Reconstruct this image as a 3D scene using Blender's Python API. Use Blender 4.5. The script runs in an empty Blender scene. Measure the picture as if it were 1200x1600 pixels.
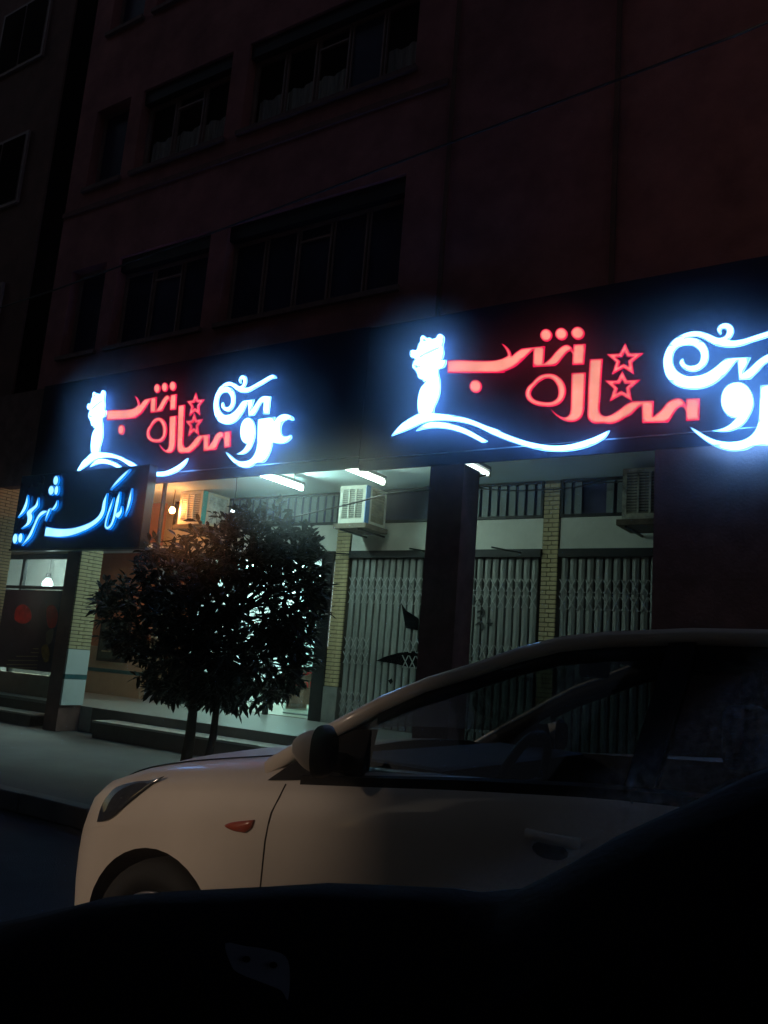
import bpy, bmesh, math, random
import numpy as np
from mathutils import Matrix, Vector
random.seed(7)
rnd = random.uniform
scene = bpy.context.scene
col = scene.collection

# ------------------------------------------------------------------ camera
C0 = np.array([600., 800.]); VZ = np.array([1165., -6400.]); VX = np.array([-1440., 882.])
F = math.sqrt(-(VZ - C0) @ (VX - C0))
def cray(p):
    return np.array([p[0] - C0[0], -(p[1] - C0[1]), -F])
ux = -cray(VX); ux /= np.linalg.norm(ux)
uz = cray(VZ); uz /= np.linalg.norm(uz)
uy = np.cross(uz, ux)
RM = np.array([ux, uy, uz])
CAMZ = 1.33
O = np.array([0, 0, CAMZ])
def onY(px, py, y):            # photo pixel -> point on a wall at depth y
    d = RM @ cray((px, py)); return O + d * (y / d[1])
def onZ(px, py, z):            # photo pixel -> point on a floor at height z
    d = RM @ cray((px, py)); return O + d * ((z - CAMZ) / d[2])
def onX(px, py, x):
    d = RM @ cray((px, py)); return O + d * (x / d[0])
def deep(px, py, t):           # photo pixel at axial depth t
    d = RM @ cray((px, py)); return O + d * (t / F)

cd = bpy.data.cameras.new('camera'); cam = bpy.data.objects.new('camera', cd); col.objects.link(cam)
cd.sensor_fit = 'HORIZONTAL'; cd.sensor_width = 36; cd.lens = 36 * F / 1200
cd.clip_start = .03; cd.clip_end = 500
m4 = Matrix.Identity(4)
for i in range(3):
    for j in range(3): m4[i][j] = RM[i][j]
m4[2][3] = CAMZ
cam.matrix_world = m4
scene.camera = cam

# ------------------------------------------------------------------ sky, sun (night: a distant warm street light level), exposure
SUN_EL, SUN_AZ = math.radians(16), math.radians(210.8)      # direction towards the light, azimuth from +Y clockwise
sd = Vector((math.sin(SUN_AZ) * math.cos(SUN_EL), math.cos(SUN_AZ) * math.cos(SUN_EL), math.sin(SUN_EL)))
w = bpy.data.worlds.new('World'); scene.world = w; w.use_nodes = True
nt = w.node_tree; nt.nodes.clear()
o_ = nt.nodes.new('ShaderNodeOutputWorld'); b_ = nt.nodes.new('ShaderNodeBackground'); s_ = nt.nodes.new('ShaderNodeTexSky')
s_.sky_type = 'NISHITA'; s_.sun_disc = False; s_.sun_elevation = SUN_EL; s_.sun_rotation = SUN_AZ
b_.inputs[1].default_value = .032
nt.links.new(s_.outputs[0], b_.inputs[0]); nt.links.new(b_.outputs[0], o_.inputs[0])
sl = bpy.data.lights.new('sun', 'SUN'); sun = bpy.data.objects.new('sun', sl); col.objects.link(sun)
sl.energy = .66; sl.angle = math.radians(2.5); sl.color = (1, .76, .56)
sun.rotation_euler = sd.to_track_quat('Z', 'Y').to_euler()
vs = scene.view_settings
vs.view_transform = 'Standard'; vs.look = 'None'; vs.exposure = 0; vs.gamma = 1; vs.use_curve_mapping = False
scene.cycles.use_denoising = True
scene.cycles.sample_clamp_indirect = 4
scene.cycles.max_bounces = 8; scene.cycles.transparent_max_bounces = 16
scene.cycles.caustics_reflective = False; scene.cycles.caustics_refractive = False

# ------------------------------------------------------------------ materials
MATS = {}
def M(name, c, rough=.6, var=.25, scale=6, bump=0., metal=0., spec=.4, coat=0., bscale=None, c2=None, stretch=None):
    if name in MATS: return MATS[name]
    m = bpy.data.materials.new(name); m.use_nodes = True
    n = m.node_tree; p = n.nodes['Principled BSDF']
    tc = n.nodes.new('ShaderNodeTexCoord'); src = tc.outputs['Object']
    if stretch:
        mp = n.nodes.new('ShaderNodeMapping'); mp.inputs['Scale'].default_value = stretch
        n.links.new(src, mp.inputs[0]); src = mp.outputs[0]
    nz = n.nodes.new('ShaderNodeTexNoise'); nz.inputs['Scale'].default_value = scale; nz.inputs['Detail'].default_value = 8
    nz.inputs['Roughness'].default_value = .65
    n.links.new(src, nz.inputs['Vector'])
    cr = n.nodes.new('ShaderNodeValToRGB')
    a = [max(0, x * (1 - var)) for x in c]; b = [min(1, x * (1 + var)) for x in (c2 or c)]
    cr.color_ramp.elements[0].position = .3; cr.color_ramp.elements[1].position = .7
    cr.color_ramp.elements[0].color = (*a, 1); cr.color_ramp.elements[1].color = (*b, 1)
    n.links.new(nz.outputs[0], cr.inputs[0]); n.links.new(cr.outputs[0], p.inputs['Base Color'])
    p.inputs['Roughness'].default_value = rough; p.inputs['Metallic'].default_value = metal
    p.inputs['Specular IOR Level'].default_value = spec; p.inputs['Coat Weight'].default_value = coat
    p.inputs['Coat Roughness'].default_value = .06
    if bump:
        bp = n.nodes.new('ShaderNodeBump'); bp.inputs['Strength'].default_value = bump; bp.inputs['Distance'].default_value = .01
        nb = n.nodes.new('ShaderNodeTexNoise'); nb.inputs['Scale'].default_value = bscale or scale * 8; nb.inputs['Detail'].default_value = 6
        n.links.new(src, nb.inputs['Vector']); n.links.new(nb.outputs[0], bp.inputs['Height']); n.links.new(bp.outputs[0], p.inputs['Normal'])
    MATS[name] = m; return m
def EM(name, c, s, rim=None, rim_s=1., back_s=None):
    """lit acrylic / lamp: faces square to the front glow with c, the rounded rim and the back with the rim colour"""
    if name in MATS: return MATS[name]
    m = bpy.data.materials.new(name); m.use_nodes = True
    n = m.node_tree; n.nodes.clear()
    out = n.nodes.new('ShaderNodeOutputMaterial'); e = n.nodes.new('ShaderNodeEmission')
    e.inputs[0].default_value = (*c, 1); e.inputs[1].default_value = s
    if rim:
        e2 = n.nodes.new('ShaderNodeEmission'); e2.inputs[0].default_value = (*rim, 1); e2.inputs[1].default_value = rim_s
        g = n.nodes.new('ShaderNodeNewGeometry'); sx = n.nodes.new('ShaderNodeSeparateXYZ')
        mr = n.nodes.new('ShaderNodeMapRange'); mr.inputs[1].default_value = -.45; mr.inputs[2].default_value = -.98
        n.links.new(g.outputs['Normal'], sx.inputs[0]); n.links.new(sx.outputs[1], mr.inputs[0])
        mx = n.nodes.new('ShaderNodeMixShader')
        n.links.new(mr.outputs[0], mx.inputs[0]); n.links.new(e2.outputs[0], mx.inputs[1]); n.links.new(e.outputs[0], mx.inputs[2])
        if back_s is not None:
            st_ = n.nodes.new('ShaderNodeMapRange'); st_.inputs[1].default_value = .6; st_.inputs[2].default_value = .9
            st_.inputs[3].default_value = rim_s; st_.inputs[4].default_value = back_s
            n.links.new(sx.outputs[1], st_.inputs[0]); n.links.new(st_.outputs[0], e2.inputs[1])
        n.links.new(mx.outputs[0], out.inputs[0])
    else:
        n.links.new(e.outputs[0], out.inputs[0])
    MATS[name] = m; return m
def GL(name, tint=(.9, .95, .95), gloss=.12, fres=.5):
    if name in MATS: return MATS[name]
    m = bpy.data.materials.new(name); m.use_nodes = True
    n = m.node_tree; n.nodes.clear()
    out = n.nodes.new('ShaderNodeOutputMaterial'); t = n.nodes.new('ShaderNodeBsdfTransparent'); g = n.nodes.new('ShaderNodeBsdfGlossy')
    t.inputs[0].default_value = (*tint, 1); g.inputs['Roughness'].default_value = .02
    lw = n.nodes.new('ShaderNodeLayerWeight'); lw.inputs[0].default_value = .3
    mu = n.nodes.new('ShaderNodeMath'); mu.operation = 'MULTIPLY_ADD'; mu.inputs[1].default_value = fres; mu.inputs[2].default_value = gloss * .35
    n.links.new(lw.outputs['Fresnel'], mu.inputs[0])
    mx = n.nodes.new('ShaderNodeMixShader')
    n.links.new(mu.outputs[0], mx.inputs[0]); n.links.new(t.outputs[0], mx.inputs[1]); n.links.new(g.outputs[0], mx.inputs[2])
    n.links.new(mx.outputs[0], out.inputs[0])
    MATS[name] = m; return m

# ------------------------------------------------------------------ mesh helpers
def tag(o, label=None, cat=None, group=None, kind=None):
    if label: o['label'] = label
    if cat: o['category'] = cat
    if group: o['group'] = group
    if kind: o['kind'] = kind
    return o
def empty(name, loc, label=None, cat=None, group=None):
    e = bpy.data.objects.new(name, None); col.objects.link(e); e.location = loc; e.empty_display_size = .2
    return tag(e, label, cat, group)
def link(name, me, mat, parent=None, smooth=False):
    o = bpy.data.objects.new(name, me); col.objects.link(o)
    if mat and not me.materials: me.materials.append(mat)
    if smooth:
        for p in me.polygons: p.use_smooth = True
    if parent:
        o.parent = parent
        q = parent; off = Vector(q.location)
        while q.parent: q = q.parent; off += Vector(q.location)
        o.location = -off                  # meshes are written in world metres
    return o
class MB:
    def __init__(s): s.v = []; s.f = []
    def add(s, vs_, fs):
        k = len(s.v); s.v += [tuple(map(float, q)) for q in vs_]; s.f += [[i + k for i in f] for f in fs]; return s
    def box(s, x0, x1, y0, y1, z0, z1, bev=0):
        if bev <= 0:
            return s.add([(x0, y0, z0), (x1, y0, z0), (x1, y1, z0), (x0, y1, z0), (x0, y0, z1), (x1, y0, z1), (x1, y1, z1), (x0, y1, z1)],
                         [(0, 3, 2, 1), (4, 5, 6, 7), (0, 1, 5, 4), (1, 2, 6, 5), (2, 3, 7, 6), (3, 0, 4, 7)])
        bm = bmesh.new(); bmesh.ops.create_cube(bm, size=1)
        for v in bm.verts:
            v.co = ((x0 + x1) / 2 + v.co.x * (x1 - x0), (y0 + y1) / 2 + v.co.y * (y1 - y0), (z0 + z1) / 2 + v.co.z * (z1 - z0))
        bmesh.ops.bevel(bm, geom=bm.edges[:], offset=bev, segments=2, affect='EDGES', profile=.6)
        bm.verts.index_update()
        s.add([v.co for v in bm.verts], [[v.index for v in f.verts] for f in bm.faces]); bm.free(); return s
    def tube(s, pts, r, n=8, cap=True):
        pts = [Vector(p) for p in pts]; rs = r if isinstance(r, (list, tuple)) else [r] * len(pts)
        rings = []; up = Vector((0, 0, 1))
        for i, p in enumerate(pts):
            d = (pts[min(i + 1, len(pts) - 1)] - pts[max(i - 1, 0)]).normalized()
            a = d.cross(up) if abs(d.z) < .95 else d.cross(Vector((1, 0, 0)))
            a.normalize(); b = d.cross(a)
            rings.append([p + (a * math.cos(t) + b * math.sin(t)) * rs[i] for t in [2 * math.pi * k / n for k in range(n)]])
        return s.loft(rings, True, cap)
    def loft(s, rings, closed=True, cap=False):
        n = len(rings[0]); vs_ = [q for r_ in rings for q in r_]; fs = []
        for i in range(len(rings) - 1):
            for k in range(n if closed else n - 1):
                k2 = (k + 1) % n
                fs.append((i * n + k, i * n + k2, (i + 1) * n + k2, (i + 1) * n + k))
        if cap:
            fs.append(tuple(range(n))[::-1]); fs.append(tuple((len(rings) - 1) * n + k for k in range(n)))
        return s.add(vs_, fs)
    def mesh(s, name='m', fix=False):
        me = bpy.data.meshes.new(name); me.from_pydata(s.v, [], s.f); me.update()
        if fix:
            bm = bmesh.new(); bm.from_mesh(me); bmesh.ops.recalc_face_normals(bm, faces=bm.faces); bm.to_mesh(me); bm.free()
        return me
    def build(s, name, mat, parent=None, smooth=False, fix=False, fix2=False):
        return link(name, s.mesh(name, fix or fix2), mat, parent, smooth)
def box(name, mat, parent, *a, **k): return MB().box(*a, **k).build(name, mat, parent)

def smooth_poly(pts, n=5):
    """closed outline; a point with a third value is a corner, runs between corners are Catmull-Rom"""
    N = len(pts); out = []
    for i in range(N):
        p0, p1, p2, p3 = pts[i - 1], pts[i], pts[(i + 1) % N], pts[(i + 2) % N]
        if len(p1) > 2: p0 = p1
        if len(p2) > 2: p3 = p2
        if len(p1) > 2 and len(p2) > 2:
            out.append((p1[0], p1[1])); continue
        for k in range(n):
            t = k / n
            q = []
            for a in (0, 1):
                q.append(.5 * (2 * p1[a] + (p2[a] - p0[a]) * t + (2 * p0[a] - 5 * p1[a] + 4 * p2[a] - p3[a]) * t * t + (3 * p1[a] - p0[a] - 3 * p2[a] + p3[a]) * t ** 3))
            out.append(tuple(q))
    return out
def stroke_poly(pts, n=5):
    """pen stroke: (x, y, width) points -> outline"""
    P = []
    for i in range(len(pts) - 1):
        p0 = pts[max(i - 1, 0)]; p1 = pts[i]; p2 = pts[i + 1]; p3 = pts[min(i + 2, len(pts) - 1)]
        for k in range(n):
            t = k / n
            P.append([.5 * (2 * p1[a] + (p2[a] - p0[a]) * t + (2 * p0[a] - 5 * p1[a] + 4 * p2[a] - p3[a]) * t * t + (3 * p1[a] - p0[a] - 3 * p2[a] + p3[a]) * t ** 3) for a in (0, 1, 2)])
    P.append(list(pts[-1]))
    L = []; R_ = []
    for i, p in enumerate(P):
        a = P[max(i - 1, 0)]; b = P[min(i + 1, len(P) - 1)]
        dx, dy = b[0] - a[0], b[1] - a[1]; l = math.hypot(dx, dy) or 1
        h = max(p[2], .8) / 2
        L.append((p[0] - dy / l * h, p[1] + dx / l * h)); R_.append((p[0] + dy / l * h, p[1] - dx / l * h))
    return L + R_[::-1]
def ellipse(cx, cy, rx, ry, n=20, rot=0):
    return [(cx + rx * math.cos(t) * math.cos(rot) - ry * math.sin(t) * math.sin(rot), cy + rx * math.cos(t) * math.sin(rot) + ry * math.sin(t) * math.cos(rot)) for t in [2 * math.pi * k / n for k in range(n)]]
def solid(loops, y, half=.03, bev=.0):
    """flat outline (X, Z metres) -> filled solid standing at depth y, faces towards -Y"""
    cu = bpy.data.curves.new('c', 'CURVE'); cu.dimensions = '2D'; cu.fill_mode = 'BOTH'; cu.extrude = max(half - bev, 0); cu.bevel_depth = bev; cu.bevel_resolution = 1
    if bev: cu.offset = -bev
    for L in loops:
        sp = cu.splines.new('POLY'); sp.points.add(len(L) - 1); sp.use_cyclic_u = True
        for i, q in enumerate(L): sp.points[i].co = (q[0], q[1], 0, 1)
    ob = bpy.data.objects.new('c', cu); me = bpy.data.meshes.new_from_object(ob)
    bpy.data.objects.remove(ob); bpy.data.curves.remove(cu)
    me.materials.clear()
    for v in me.vertices: v.co = (v.co.x, y - v.co.z, v.co.y)
    me.update()
    return me

def lit_letter(name, loops, y, half_, mat, back_mat, parent, cuts=4):
    """acrylic letter: its face carries the distance to its outline (LEDs run along the middle), a glowing sheet added behind it imitates bloom on the board"""
    me = solid(loops, y, half_)
    bm = bmesh.new(); bm.from_mesh(me)
    bmesh.ops.triangulate(bm, faces=bm.faces[:])
    front = [f for f in bm.faces if f.normal.y < -.9]
    ed = {e for f in front for e in f.edges if e.calc_length() > .012}
    bmesh.ops.subdivide_edges(bm, edges=list(ed), cuts=cuts, use_grid_fill=True)
    bm.to_mesh(me); bm.free()
    seg = []
    for L in loops:
        for k in range(len(L)): seg.append((*L[k][:2], *L[(k + 1) % len(L)][:2]))
    seg = np.array(seg)
    co_ = np.empty(len(me.vertices) * 3); me.vertices.foreach_get('co', co_); P = co_.reshape(-1, 3)[:, [0, 2]]
    A = seg[:, :2]; D = seg[:, 2:] - A; LL_ = (D ** 2).sum(1) + 1e-12
    dist = np.empty(len(P))
    for a in range(0, len(P), 2000):
        q = P[a:a + 2000, None, :] - A[None]
        t = np.clip((q * D[None]).sum(2) / LL_, 0, 1)
        dist[a:a + 2000] = np.sqrt(((q - t[..., None] * D[None]) ** 2).sum(2)).min(1)
    at_ = me.attributes.new('edge', 'FLOAT', 'POINT'); at_.data.foreach_set('value', dist)
    o = link(name, me, mat, parent)
    bk = solid(loops, y + half_ + .004, .001)
    link('halo_sheet', bk, back_mat, o)  # added glow sheet that throws the bloom round the letter onto the board
    return o
def EDGE(name, core, cs, rim, rs_, width):
    m = bpy.data.materials.new(name); m.use_nodes = True; n = m.node_tree; n.nodes.clear()
    out = n.nodes.new('ShaderNodeOutputMaterial'); e = n.nodes.new('ShaderNodeEmission'); a = n.nodes.new('ShaderNodeAttribute'); a.attribute_name = 'edge'
    mr = n.nodes.new('ShaderNodeMapRange'); mr.interpolation_type = 'SMOOTHSTEP'; mr.inputs[2].default_value = width
    nz = n.nodes.new('ShaderNodeTexNoise'); nz.inputs['Scale'].default_value = 4
    tc = n.nodes.new('ShaderNodeTexCoord'); n.links.new(tc.outputs['Object'], nz.inputs['Vector'])
    mx = n.nodes.new('ShaderNodeMix'); mx.data_type = 'RGBA'
    mx.inputs[6].default_value = (*[v * rs_ for v in rim], 1); mx.inputs[7].default_value = (*[v * cs for v in core], 1)
    mu = n.nodes.new('ShaderNodeMapRange'); mu.inputs[1].default_value = .3; mu.inputs[2].default_value = .7; mu.inputs[3].default_value = .82; mu.inputs[4].default_value = 1.12
    n.links.new(nz.outputs[0], mu.inputs[0]); n.links.new(mu.outputs[0], e.inputs[1])
    n.links.new(a.outputs['Fac'], mr.inputs[0]); n.links.new(mr.outputs[0], mx.inputs[0]); n.links.new(mx.outputs[2], e.inputs[0]); n.links.new(e.outputs[0], out.inputs[0])
    m.cycles.emission_sampling = 'NONE'
    return m

# ------------------------------------------------------------------ palette
ASPHALT = M('asphalt', (.02, .02, .022), .85, .4, 3, .6, bscale=90)
PAVE = M('pavement_concrete', (.105, .105, .10), .8, .22, 1.2, .35, bscale=60)
KERB = M('kerb_concrete', (.16, .155, .15), .8, .3, 3, .4)
STEP = M('step_stone', (.13, .105, .09), .5, .3, 3, .15)
FLOORT = M('terrazzo', (.27, .28, .26), .38, .12, 20, .05)
BRICKD = M('dark_red_brick', (.19, .095, .08), .8, .3, 5, .3)
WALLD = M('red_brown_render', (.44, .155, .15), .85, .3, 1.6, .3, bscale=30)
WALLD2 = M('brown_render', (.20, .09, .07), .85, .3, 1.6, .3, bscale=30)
BRICKY = M('yellow_brick', (.46, .37, .20), .75, .22, 9, .3, bscale=70)
MORTAR = M('mortar', (.10, .09, .07), .9, .2, 8)
WHITEP = M('white_panel_paint', (.60, .60, .52), .5, .12, 2.5, .05, c2=(.62, .62, .55))
CEIL = M('ceiling_paint', (.66, .82, .82), .6, .08, 1.5, .05)
TILE = M('white_tile', (.58, .62, .60), .25, .06, 3)
TEAL = M('teal_tile', (.03, .10, .11), .3, .2, 5)
BLACKM = M('black_metal', (.012, .013, .015), .45, .3, 8, metal=.2)
ALU = M('window_aluminium', (.34, .20, .18), .5, .2, 6)
DARKGL = M('dark_glass_sky_sheen', (.045, .045, .095), .3, .3, 2, spec=.12)  # bluish sky reflection and glow are put into the base colour
CURTAIN = M('curtain_cloth', (.75, .68, .60), .9, .35, 5, stretch=(9, 9, .6))
FASCIA = M('fascia_composite_panel', (.034, .032, .048), .75, .25, 1.2, .03, spec=.08)
TRIM = M('metal_trim', (.35, .36, .38), .35, .2, 6, metal=.7)
SLAT = M('shutter_slat_steel', (.27, .28, .26), .55, .4, 3, .1, metal=.25, stretch=(3, 3, .7))
LINK = M('shutter_link_steel', (.42, .43, .41), .5, .25, 8, metal=.4)
GLASS = GL('shop_glass', (.86, .94, .93), .1)

# ------------------------------------------------------------------ ground
YF, YB, YU = 7.5, 10.1, 7.7
def sheet(name, mat, x0, x1, y0, y1, z):
    n = 24; mb = MB(); nx = ny = n
    vs_ = [(x0 + (x1 - x0) * i / nx, y0 + (y1 - y0) * j / ny, z) for j in range(ny + 1) for i in range(nx + 1)]
    fs = [(j * (nx + 1) + i, j * (nx + 1) + i + 1, (j + 1) * (nx + 1) + i + 1, (j + 1) * (nx + 1) + i) for j in range(ny) for i in range(nx)]
    return mb.add(vs_, fs).build(name, mat)
tag(sheet('road', ASPHALT, -90, 90, -60, 60, 0), kind='structure')
pv = box('pavement', PAVE, None, -60, 40, 4.42, 16, .004, .14); tag(pv, kind='structure')
kb = empty('kerb', (-5, 4.3, 0)); tag(kb, kind='structure')
kme = None
for i in range(34):
    x = -22 + i * .8
    if kme is None:
        kme = MB().box(0, .785, 4.28, 4.415, .0, .15, bev=.012).mesh('kerb_stone'); kme.materials.append(KERB)
    o = link('kerb_stone', kme, None, kb); o.location.x += x; o.location.z += rnd(-.004, .004)
    o['kind'] = 'structure'

# ------------------------------------------------------------------ portico platform and steps
pl = empty('platform', (-6, 7.8, 0)); tag(pl, kind='structure')
box('platform_floor', FLOORT, pl, -13.2, 4, 7.86, 14.5, .15, .48)
box('platform_nosing', STEP, pl, -9.7, 4, 7.84, 7.858, .142, .478)
st = box('step_tread', M('step_tread_stone', (.42, .41, .36), .5, .15, 6, .1), pl, -9.22, -2.2, 7.47, 7.838, .335, .362)
box('step_riser', STEP, pl, -9.20, -2.2, 7.49, 7.838, .142, .334)
st2 = empty('left_step', (-11, 7.6, .14)); tag(st2, kind='structure')
box('step_tread', M('step_tread_stone', (.3, .3, .3)), st2, -14.5, -10.55, 7.52, 7.85, .285, .31)
box('step_riser', STEP, st2, -14.5, -10.6, 7.54, 7.85, .142, .284)
box('step_riser', STEP, st2, -14.5, -10.28, 7.852, 8.1, .142, .44)

# ------------------------------------------------------------------ apartment building
bl = empty('apartment_building', (-6, YU, 0), 'dark red brown apartment building with rows of unlit windows above the shops', 'building')
wins = []   # (x0,x1,z0,z1,panes,curtain)
def wz(px, py): q = onY(px, py, YU); return q[0], q[2]
z_s1, z_h1 = 5.72, 7.18; z_s2, z_h2 = 8.62, 10.05
xs_small = (wz(95, 545)[0], wz(166, 420)[0]); xs_mid = (wz(188, 400)[0], wz(332, 350)[0]); xs_big = (wz(357, 357)[0], wz(636, 260)[0])
for (x0, x1), n in ((xs_small, 1), (xs_mid, 3), (xs_big, 5)):
    wins.append((x0, x1, z_s1, z_h1, n, 0)); wins.append((x0, x1, z_s2, z_h2, n, n > 1)); wins.append((x0, x1, z_s2 + 2.9, z_h2 + 2.9, n, 0))
# wall as cells round the openings
xb = sorted({-11.9, 7.0} | {round(v, 4) for w_ in wins for v in w_[:2]}); zb = sorted({3.9, 16.5} | {round(v, 4) for w_ in wins for v in w_[2:4]})
mb = MB()
for i in range(len(xb) - 1):
    for j in range(len(zb) - 1):
        cx, cz = (xb[i] + xb[i + 1]) / 2, (zb[j] + zb[j + 1]) / 2
        if any(a[0] < cx < a[1] and a[2] < cz < a[3] for a in wins): continue
        mb.add([(xb[i], YU, zb[j]), (xb[i + 1], YU, zb[j]), (xb[i + 1], YU, zb[j + 1]), (xb[i], YU, zb[j + 1])], [(0, 1, 2, 3)])
for a in wins:   # reveals
    x0, x1, z0, z1 = a[:4]; d = YU + .28
    mb.add([(x0, YU, z0), (x1, YU, z0), (x1, YU, z1), (x0, YU, z1), (x0, d, z0), (x1, d, z0), (x1, d, z1), (x0, d, z1)],
           [(0, 4, 5, 1), (1, 5, 6, 2), (2, 6, 7, 3), (3, 7, 4, 0)])
mb.build('wall', WALLD, bl)
for (x0, x1, z0, z1, n, cu_) in wins:
    top = .22 if n > 1 else 0
    yw = YU + .16
    wf = MB()
    z1p = z1 - top
    wf.box(x0, x1, yw, yw + .06, z0, z0 + .05).box(x0, x1, yw, yw + .06, z1p - .05, z1p)
    wf.box(x0, x0 + .05, yw, yw + .06, z0 + .051, z1p - .051).box(x1 - .05, x1, yw, yw + .06, z0 + .051, z1p - .051)
    wo = wf.build('window', ALU, bl)
    pw = (x1 - x0 - .1) / n
    for k in range(n):
        a = x0 + .05 + k * pw
        box('pane', DARKGL if not (cu_ and k % 4 != 3) else GL('window_glass', (.9, .9, .9), .0, .03), wo, a + .012, a + pw - .012, yw + .03, yw + .038, z0 + .052, z1p - .052)
        if k: 
            box('mullion', ALU, wo, a - .035, a - .012, yw - .01, yw + .05, z0 + .051, z1p - .051)
            box('mullion', ALU, wo, a + .012, a + .03, yw + .005, yw + .05, z0 + .051, z1p - .051)
        if n == 3 and k == 1 or n == 5 and k == 2:
            box('transom_bar', ALU, wo, a + .03, a + pw - .036, yw, yw + .05, z1p - .24, z1p - .21)
        if cu_ and k % 4 != 3:
            c = MB(); r1 = []; r2 = []; r0 = []
            for q in range(25):
                x = a + pw * q / 24; dy = .018 * math.sin(q * 1.3 + k)
                r1.append((x, yw + .12 + dy, z0 + .02)); r2.append((x, yw + .12 + dy * .5, z0 + (z1p - z0) * (.52 + .02 * math.sin(q * .5))))
            c.loft([r1, r2], False).build('curtain', CURTAIN, wo)
    box('sill', M('stone_sill', (.2, .1, .09), .7), wo, x0 - .04, x1 + .04, YU - .06, YU + .2, z0 - .07, z0 - .003)
    if top:
        box('head_recess', M('head_recess_shade', (.012, .011, .014), .6), wo, x0, x1, YU + .05, YU + .25, z1 - top, z1 - .003)  # shade of the recess over the panes, put in as a dark strip
box('band', M('stone_band', (.24, .10, .09), .8), bl, -11.9, xs_big[1] + .5, YU - .035, YU + .0, 8.2, 8.28)
for xj in (-4.6, -2.62, -.4, 1.8):
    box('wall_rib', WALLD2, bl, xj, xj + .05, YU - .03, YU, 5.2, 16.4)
box('drain_recess', M('recess_dark', (.02, .012, .012), .95, spec=0.), bl, -14.5, -11.6, YU + .35, YU + .4, 3.9, 16.5)
box('room_backing', M('recess_dark', (.02, .012, .012)), bl, -11.5, 6.9, YU + 1.2, YU + 1.3, 3.95, 16.4)
box('roof', M('roof_felt', (.05, .05, .05), .9), bl, -14.5, 7, YU, YU + 6.5, 16.45, 16.6)
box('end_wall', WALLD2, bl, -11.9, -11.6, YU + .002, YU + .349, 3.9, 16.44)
MB().tube([(-12.25, YU + .24, 3.9), (-12.25, YU + .24, 10), (-12.25, YU + .24, 16)], .06, 10).build('downpipe', M('cast_iron', (.006, .005, .005), .9, metal=0., spec=.0), bl)
box('roof_slab', CEIL, bl, -13.2, 7, YF + .21, 14.5, 3.88, 3.895)
box('fascia_beam', BRICKD, bl, -9.0, 7, YF + .02, YF + .2, 3.62, 5.15)
box('fascia_beam', BRICKD, bl, -13.2, -9.0, YF + .02, YF + .2, 3.62, 5.15)
# back wall of the portico, above and beside the shops
box('upper_back_wall', WHITEP, bl, -13.2, 7, YB + .25, YB + .4, 3.0, 3.878)
box('back_wall', WALLD2, bl, -2.2, 7, YB, YB + .1, .482, 3.878)
# neighbour on the left
nb = empty('neighbour_building', (-14, YU, 0), 'dark brown neighbouring building beyond the drainpipe recess', 'building')
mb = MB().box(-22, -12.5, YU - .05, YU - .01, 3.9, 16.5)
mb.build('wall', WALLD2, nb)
for zz_ in (5.9, 8.8, 11.7):
    o = box('window', ALU, nb, -14.7, -13.2, YU - .1, YU - .055, zz_, zz_ + 1.4)
    box('pane', M('recess_dark', (.02, .012, .012)), o, -14.62, -13.98, YU - .115, YU - .102, zz_ + .07, zz_ + 1.33); box('pane', M('recess_dark', (.02, .012, .012)), o, -13.92, -13.28, YU - .115, YU - .102, zz_ + .07, zz_ + 1.33)
# fascia sign boards (backing panels belong to the signs, below)

# ------------------------------------------------------------------ pillars
def brick_face(parent, axis, lo, hi, depth, z0, z1, pitch, mat=None, name='brick'):
    """rows of bricks proud of a recessed joint; axis 'x' = face along X towards -Y at depth, 'y' = face along Y towards +X"""
    meshes = {}
    n = int((z1 - z0) / pitch)
    for i in range(n):
        w_ = hi - lo
        cut = .58 if i % 2 else .36
        for (a, b) in ((0, cut * w_ - .004), (cut * w_ + .004, w_)):
            key = (round(a, 3), round(b, 3))
            if key not in meshes:
                h = pitch - .011
                me = (MB().box(a, b, 0, .03, 0, h, bev=.003) if axis == 'x' else MB().box(-.03, 0, a, b, 0, h, bev=.003)).mesh('brick')
                me.materials.append(mat or BRICKY); meshes[key] = me
            o = bpy.data.objects.new('brick', meshes[key]); col.objects.link(o); o.parent = parent
            j = rnd(-.0025, .0025)
            p = Vector((lo, depth + j, z0 + i * pitch)) if axis == 'x' else Vector((depth + j, lo, z0 + i * pitch))
            o.location = p - parent.location
PX0, PX1 = -10.25, -9.94
p1 = empty('brick_pillar', (-10.1, 7.68, .14), 'pillar with yellow brick side over white tiles beside the blue lettered board', 'pillar')
box('core', BRICKD, p1, PX0, PX1 - .03, YF, YF + .36, .142, 3.6)
box('joint_bed', MORTAR, p1, PX1 - .029, PX1 - .012, YF + .004, YF + .355, 1.24, 3.6)
brick_face(p1, 'y', YF, YF + .36, PX1, 1.25, 3.55, .05)
box('tile_panel', TILE, p1, PX1 - .029, PX1 + .006, YF + .002, YF + .358, .49, .835); box('tile_panel', TILE, p1, PX1 - .029, PX1 + .006, YF + .002, YF + .358, .905, 1.24)
box('tile_border', TEAL, p1, PX1 - .029, PX1 + .009, YF - .003, YF + .36, .84, .90)
p2 = empty('brick_pillar', (-12.4, 7.68, .14), 'tan brick pillar at the outer end of the blue lettered board', 'pillar')
X2 = -12.2
box('core', BRICKD, p2, X2 - .4, X2 - .03, YF + .04, YF + .4, .142, 3.9)
box('joint_bed', MORTAR, p2, X2 - .029, X2 - .012, YF + .044, YF + .395, .9, 3.9)
brick_face(p2, 'y', YF + .04, YF + .4, X2, .95, 3.85, .05, M('tan_brick', (.40, .27, .16), .75, .22, 9, .3, bscale=70))
pc = empty('dark_pillar', (-4.1, 7.68, .14), 'dark red brown pillar standing in front of the closed shutters', 'pillar')
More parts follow.
